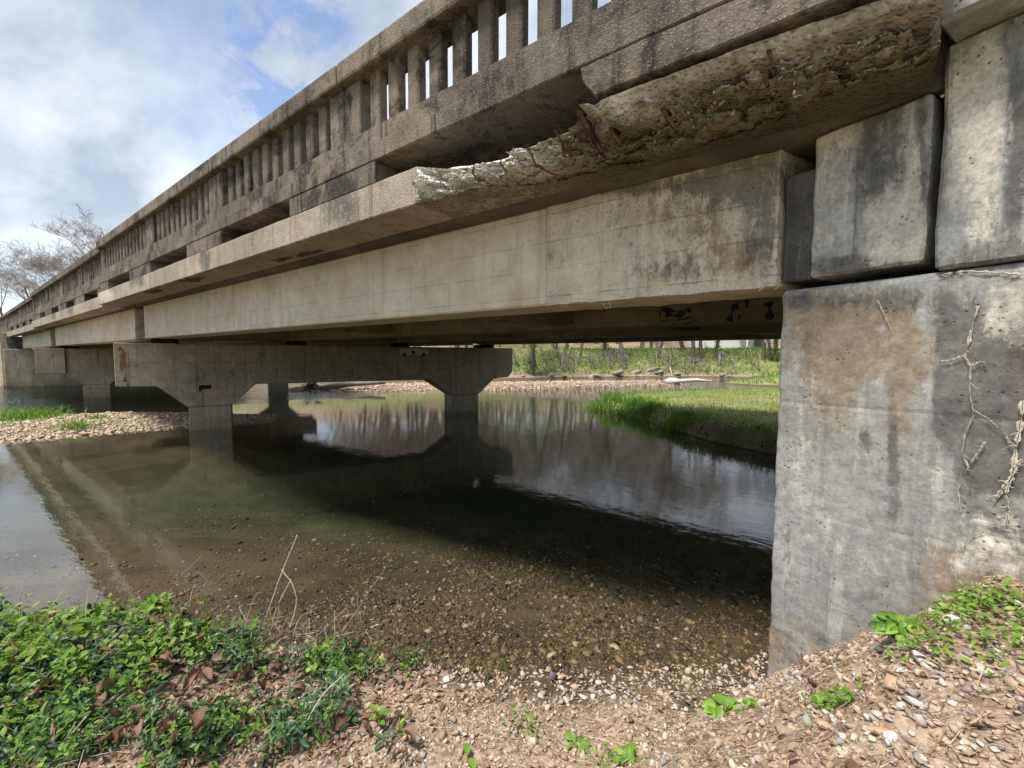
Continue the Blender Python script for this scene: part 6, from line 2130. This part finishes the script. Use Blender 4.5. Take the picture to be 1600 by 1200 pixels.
def trees():
    protos = [tree_mesh(101 + k, 12, sp, .016, 5, ln, st, 3) for k, (sp, ln, st) in enumerate(((1.0, .05, .3), (.9, -.12, .4), (1.15, .18, .25), (.75, .02, .45)))]
    protos.append(tree_mesh(777, 12, 1.1, .009, 6, .1, .28, 3))
    print('tree crown faces', [len(p[2].f) for p in protos])
    r = random.Random(4)

    def place(kind, P, s, rz, lab, group=None, ivy=False, sc=(1, 1, 1)):
        root = empty('bare_tree', P, lab, 'tree', group)
        for nm, me in (('trunk', protos[kind][0]), ('crown', protos[kind][1])):
            o = link(nm, me)
            o.parent = root; o.location = (0, 0, 0)
        root.rotation_euler = (0, 0, rz)
        root.scale = (s * sc[0], s * sc[1], s * sc[2])
        if ivy:
            n = 500
            a = RNG.uniform(0, 6.28, n); z = RNG.uniform(0, 6.0, n) ** 1.0; rr = .23 * (1 - z / 14) + RNG.uniform(0, .12, n)
            V, F = batch(LEAF_SM, leaf_rot(n, RNG, -.8, .6), RNG.uniform(.12, .24, n), np.stack([np.cos(a) * rr + z * .05, np.sin(a) * rr + z * .025, z], -1))
            o = link('ivy', mesh_from('ivy', V, F, (M['ivy'],)))
            o.parent = root; o.location = (0, 0, 0); o['kind'] = 'stuff'
    # named trunks seen under the bridge, from left to right: (pixel x, waterline-ish pixel y, label)
    spec = [(832, 585, 0, 1.0, 'ivy clad slim tree trunk just right of the pier on the far bank', True),
            (945, 556, 1, 1.05, 'dark ivy covered trunk left of the leaning tree', True),
            (978, 578, 2, 1.1, 'leaning dark tree at the rocky waterline', False),
            (1026, 560, 3, .95, 'thin pale trunk right of the leaning tree', False),
            (1083, 568, 0, 1.1, 'pale straight trunk left of the twin trunk', False),
            (1098, 562, 3, 1.0, 'twin pale trunk beside the straight one', False),
            (1119, 560, 1, 1.0, 'ivy wrapped trunk in front of the white house', True),
            (1193, 562, 0, .9, 'slim trunk before the open shed', False),
            (1203, 562, 3, .85, 'slimmer trunk right of the one before the shed', False),
            (1211, 566, 2, .9, 'leafy ivy covered trunk next to the abutment edge', True),
            (1145, 545, 1, .8, 'thin sapling before the white house wall', False),
            (905, 560, 3, .8, 'thin grey sapling left of the ivy covered trunk', False),
            (870, 562, 1, .7, 'crooked thin sapling near the pier on the far bank', False)]
    for px, py, k, s, lab, ivy in spec:
        P = ground_hit(px, py)
        if P is None: continue
        place(k, P, s, r.uniform(0, 6.3), lab, None, ivy)
    # trees standing behind the bridge at the left
    for px, dist, s, k, lab in ((150, 62, 1.12, 4, 'large bare spreading tree showing above the rail at left'), (95, 68, .85, 4, 'lower bare tree left of the large one above the rail'), (55, 74, .95, 4, 'bare bushy tree low above the rail at far left'),
                                (25, 82, .9, 3, 'smallest bare tree at the left picture edge'), (178, 75, .7, 4, 'bare tree half hidden behind the bridge rail'), (120, 58, .8, 4, 'bare thicket tree in front of the large one'), (75, 60, .75, 4, 'pale bare thicket tree low above the rail')):
        d = ray(px, 558); d = d / np.linalg.norm(d[:2])
        x, y = d[0] * dist, d[1] * dist
        place(k, Vector((x, y, float(terrain(np.array([x]), np.array([y]))[0]))), s, r.uniform(0, 6.3), lab)
    # rank of trees along the far bank crest
    n = 0
    tries = 0
    while n < 34 and tries < 2000:
        tries += 1
        x, y = r.uniform(-52, 30), r.uniform(14, 75)
        df = float(sdist(np.array([x]), np.array([y]), FAR_BANK)[0])
        if df < 2.5 or df > 22: continue
        if -16 < x < -4 and 50 < y < 66: continue
        if x > -.30 * y and r.random() < .6: continue
        if x < -22 and y < 26: continue
        z = float(terrain(np.array([x]), np.array([y]))[0])
        place(r.randrange(4), Vector((x, y, z)), r.uniform(.75, 1.2), r.uniform(0, 6.3), 'bare grey tree in the wood on the far bank', 'bare trees of the far bank wood')
        n += 1
    # the far wood that reads as one mass
    parts = []
    small = [tree_mesh(301 + k, 12, 1.0, .03, 4, .03, .2, 3) for k in range(3)]
    pr = []
    for mt, mc, c, t in small:
        V = np.array(c.v + t.v); F = [f for f in c.f] + [tuple(i + len(c.v) for i in f) for f in t.f]
        F = np.array([f for f in F if len(f) == 4])
        pr.append((V, F))
    n = 0
    T = []
    while n < 230:
        x, y = r.uniform(-95, 70), r.uniform(10, 130)
        df = float(sdist(np.array([x]), np.array([y]), FAR_BANK)[0])
        if df < 16 or df > 60 or (x < -24 and y < 30): continue
        if -17 < x < 0 and 48 < y < 72: continue
        if x > -.36 * y and r.random() < .93: continue
        T.append((x, y)); n += 1
    T = np.array(T)
    tzv = terrain(T[:, 0], T[:, 1])
    for k in range(3):
        sel = np.arange(len(T)) % 3 == k
        m = sel.sum()
        a = RNG.uniform(0, 6.28, m)
        R = np.zeros((m, 3, 3)); R[:, 0, 0] = np.cos(a); R[:, 0, 1] = -np.sin(a); R[:, 1, 0] = np.sin(a); R[:, 1, 1] = np.cos(a); R[:, 2, 2] = 1
        parts.append(batch(pr[k], R, RNG.uniform(.65, 1.05, m), np.stack([T[sel, 0], T[sel, 1], tzv[sel]], -1)))
    V, F = merge(parts)
    print('wood faces', len(F))
    tag(link('far_wood', mesh_from('far_wood', V, F, (M['twig'],))), 'bare brown wood on the far hillside', kind='stuff')


_t = time.time(); trees(); print('T', 'trees()', round(time.time() - _t, 1))


def bank_rocks_and_wood():
    r = random.Random(31)
    meshes = [mesh_from('boulder', *hull_stone(60 + k, .6, 16), (M['bank_rock'],)) for k in range(6)]
    rocks = [(815, 589, .5), (835, 590, .45), (865, 589, .7), (885, 590, .6), (905, 591, .5), (918, 589, .7), (935, 590, 1.0), (960, 585, .8), (978, 588, .6), (990, 583, .8), (1003, 588, .7), (1018, 580, 1.0), (1028, 584, .9), (1036, 588, .7), (1050, 587, .5), (1024, 577, .5), (1125, 586, .5), (1140, 588, .4), (1012, 586, .6), (945, 583, .6), (895, 584, .5)]
    for px, py, s in rocks:
        P = ground_hit(px, py)
        if P is None: continue
        o = link('boulder', meshes[r.randrange(6)])
        o.location = P + Vector((r.uniform(-.3, .3), r.uniform(-.2, .3), s * r.uniform(-.2, .15)))
        k_ = r.uniform(.6, 1.2)
        o.scale = (s * .95 * k_, s * .7, s * .6 * k_)
        o.rotation_euler = (r.uniform(-.5, .5), r.uniform(-.5, .5), r.uniform(0, 6.3))
        tag(o, 'brown angular boulder at the waterline of the far bank', 'boulder', 'boulders along the far waterline')
    # driftwood on the end of the right gravel bar
    P = ground_hit(1060, 600)
    base = empty('driftwood_log', P, 'bleached driftwood log beside a pale rock on the gravel bar tip', 'driftwood')
    child_of(MB().add(tube([P + Vector((-1.0, -.3, .05)), P + Vector((0, 0, .18)), P + Vector((1.0, .5, .28)), P + Vector((1.9, .7, .22))], [.12, .14, .11, .05], 8)).build('log', M['white_rock'], None, True), base)
    child_of(MB().add(tube([P + Vector((-.2, 0, .2)), P + Vector((-.5, .1, .7)), P + Vector((-.6, .1, 1.1))], [.05, .035, .02], 6)).build('branch', M['white_rock'], None, True), base)
    P = ground_hit(1047, 600)
    o = link('pale_rock', mesh_from('pale_rock', *hull_stone(77, .6, 16), (M['white_rock'],)))
    o.location = P + Vector((0, 0, .15)); o.scale = (.7, .5, .5)
    tag(o, 'pale rounded rock on the gravel bar tip', 'rock')
    # log jam on the left end of the bar
    P = Vector(on_z(488, 605, 0.2))
    P = Vector((P.x, P.y, .05))
    jam = empty('log_jam', P, 'tangle of dark branches and a log on the gravel bar behind the pier', 'log jam')
    child_of(MB().add(tube([P, P + Vector((1.1, 1.2, .28)), P + Vector((2.4, 2.6, .35))], [.16, .14, .07], 8)).build('log', M['twig'], None, True), jam)
    for k in range(26):
        a = r.uniform(0, 6.28)
        e = P + Vector((math.cos(a) * .5, math.sin(a) * .5, r.uniform(-.1, .75)))
        child_of(MB().add(tube([P + Vector((r.gauss(0, .12), r.gauss(0, .12), .1)), (P + e) / 2 + Vector((0, 0, .2)), e], [.035, .03, .012], 4)).build('branch', M['darktwig']), jam)
    # bare arching brambles on the far bank
    for k in range(46):
        px = r.uniform(806, 1050) if k % 4 else r.uniform(1050, 1210)
        P = ground_hit(px, r.uniform(562, 586))
        if P is None: continue
        root_v = MB()
        for q in range(6):
            a = r.uniform(0, 6.28); L = r.uniform(.8, 2.2)
            p1 = P + Vector((math.cos(a) * L * .3, math.sin(a) * L * .3, L * .7)); p2 = P + Vector((math.cos(a) * L * .9, math.sin(a) * L * .9, L * .55 * r.random()))
            root_v.add(tube([P, p1, p2], [.035, .026, .014], 3, False))
        tag(root_v.build('bramble_bush', M['twig']), 'bare arching bramble on the far bank', 'bush', 'bare brambles on the far bank')


_t = time.time(); bank_rocks_and_wood(); print('T', 'bank_rocks_and_wood()', round(time.time() - _t, 1))


def houses():
    P = Vector(EYE + ray(1140, 541) * 58)
    gz = float(terrain(np.array([P.x]), np.array([P.y]))[0])
    right = Vector((CR[0], CR[1], 0)).normalized(); fw = Vector((CF[0], CF[1], 0)).normalized()

    def bx(c, w, d, z0, z1):
        v = []
        for z in (z0, z1):
            for a, b in ((-w / 2, 0), (w / 2, 0), (w / 2, d), (-w / 2, d)):
                q = c + right * a + fw * b
                v.append((q.x, q.y, z))
        return v, HEX
    z0 = min(gz, P.z) - .3
    h = empty('white_house', Vector((P.x, P.y, z0)), 'small white sided house on the far bank seen under the bridge', 'house')
    box('wall', bx(P, 6.4, 6, z0, P.z + 3.0), M['siding'], h, 0)
    v, f = [], []
    for s in (0, 1):
        for a, z in ((-3.5, 3.0), (0, 4.8), (3.5, 3.0)):
            q = P + right * a + fw * (-.4 if s == 0 else 6.4)
            v.append((q.x, q.y, P.z + z))
    box('roof', (v, [(0, 1, 2), (5, 4, 3), (0, 3, 4, 1), (1, 4, 5, 2), (0, 2, 5, 3)]), M['roof'], h, 0)
    for a in (-2.0, 1.6):
        w = box('window', bx(P + right * a - fw * .05, .9, .04, P.z + 1.2, P.z + 2.3), M['darkglass'], h, 0)
    box('porch', bx(P + right * (-3.9) - fw * .2, 1.2, 3, z0, P.z + 0.9), M['siding'], h, 0)
    P2_ = Vector(EYE + ray(1195, 541) * 56)
    s = empty('open_shed', Vector((P2_.x, P2_.y, z0)), 'open sided shed with a white flat roof right of the house', 'shed')
    box('roof', bx(P2_, 4.8, 4, P2_.z + 1.2, P2_.z + 1.5), M['siding'], s, 0)
    for a in (-2.2, 0, 2.2):
        box('post', bx(P2_ + right * a, .16, .16, z0, P2_.z + 1.2), M['siding'], s, 0)
    box('back_wall', bx(P2_ + fw * 3.8, 4.8, .1, z0, P2_.z + 1.2), M['roof'], s, 0)


_t = time.time(); houses(); print('T', 'houses()', round(time.time() - _t, 1))
print('objects', len(bpy.data.objects))
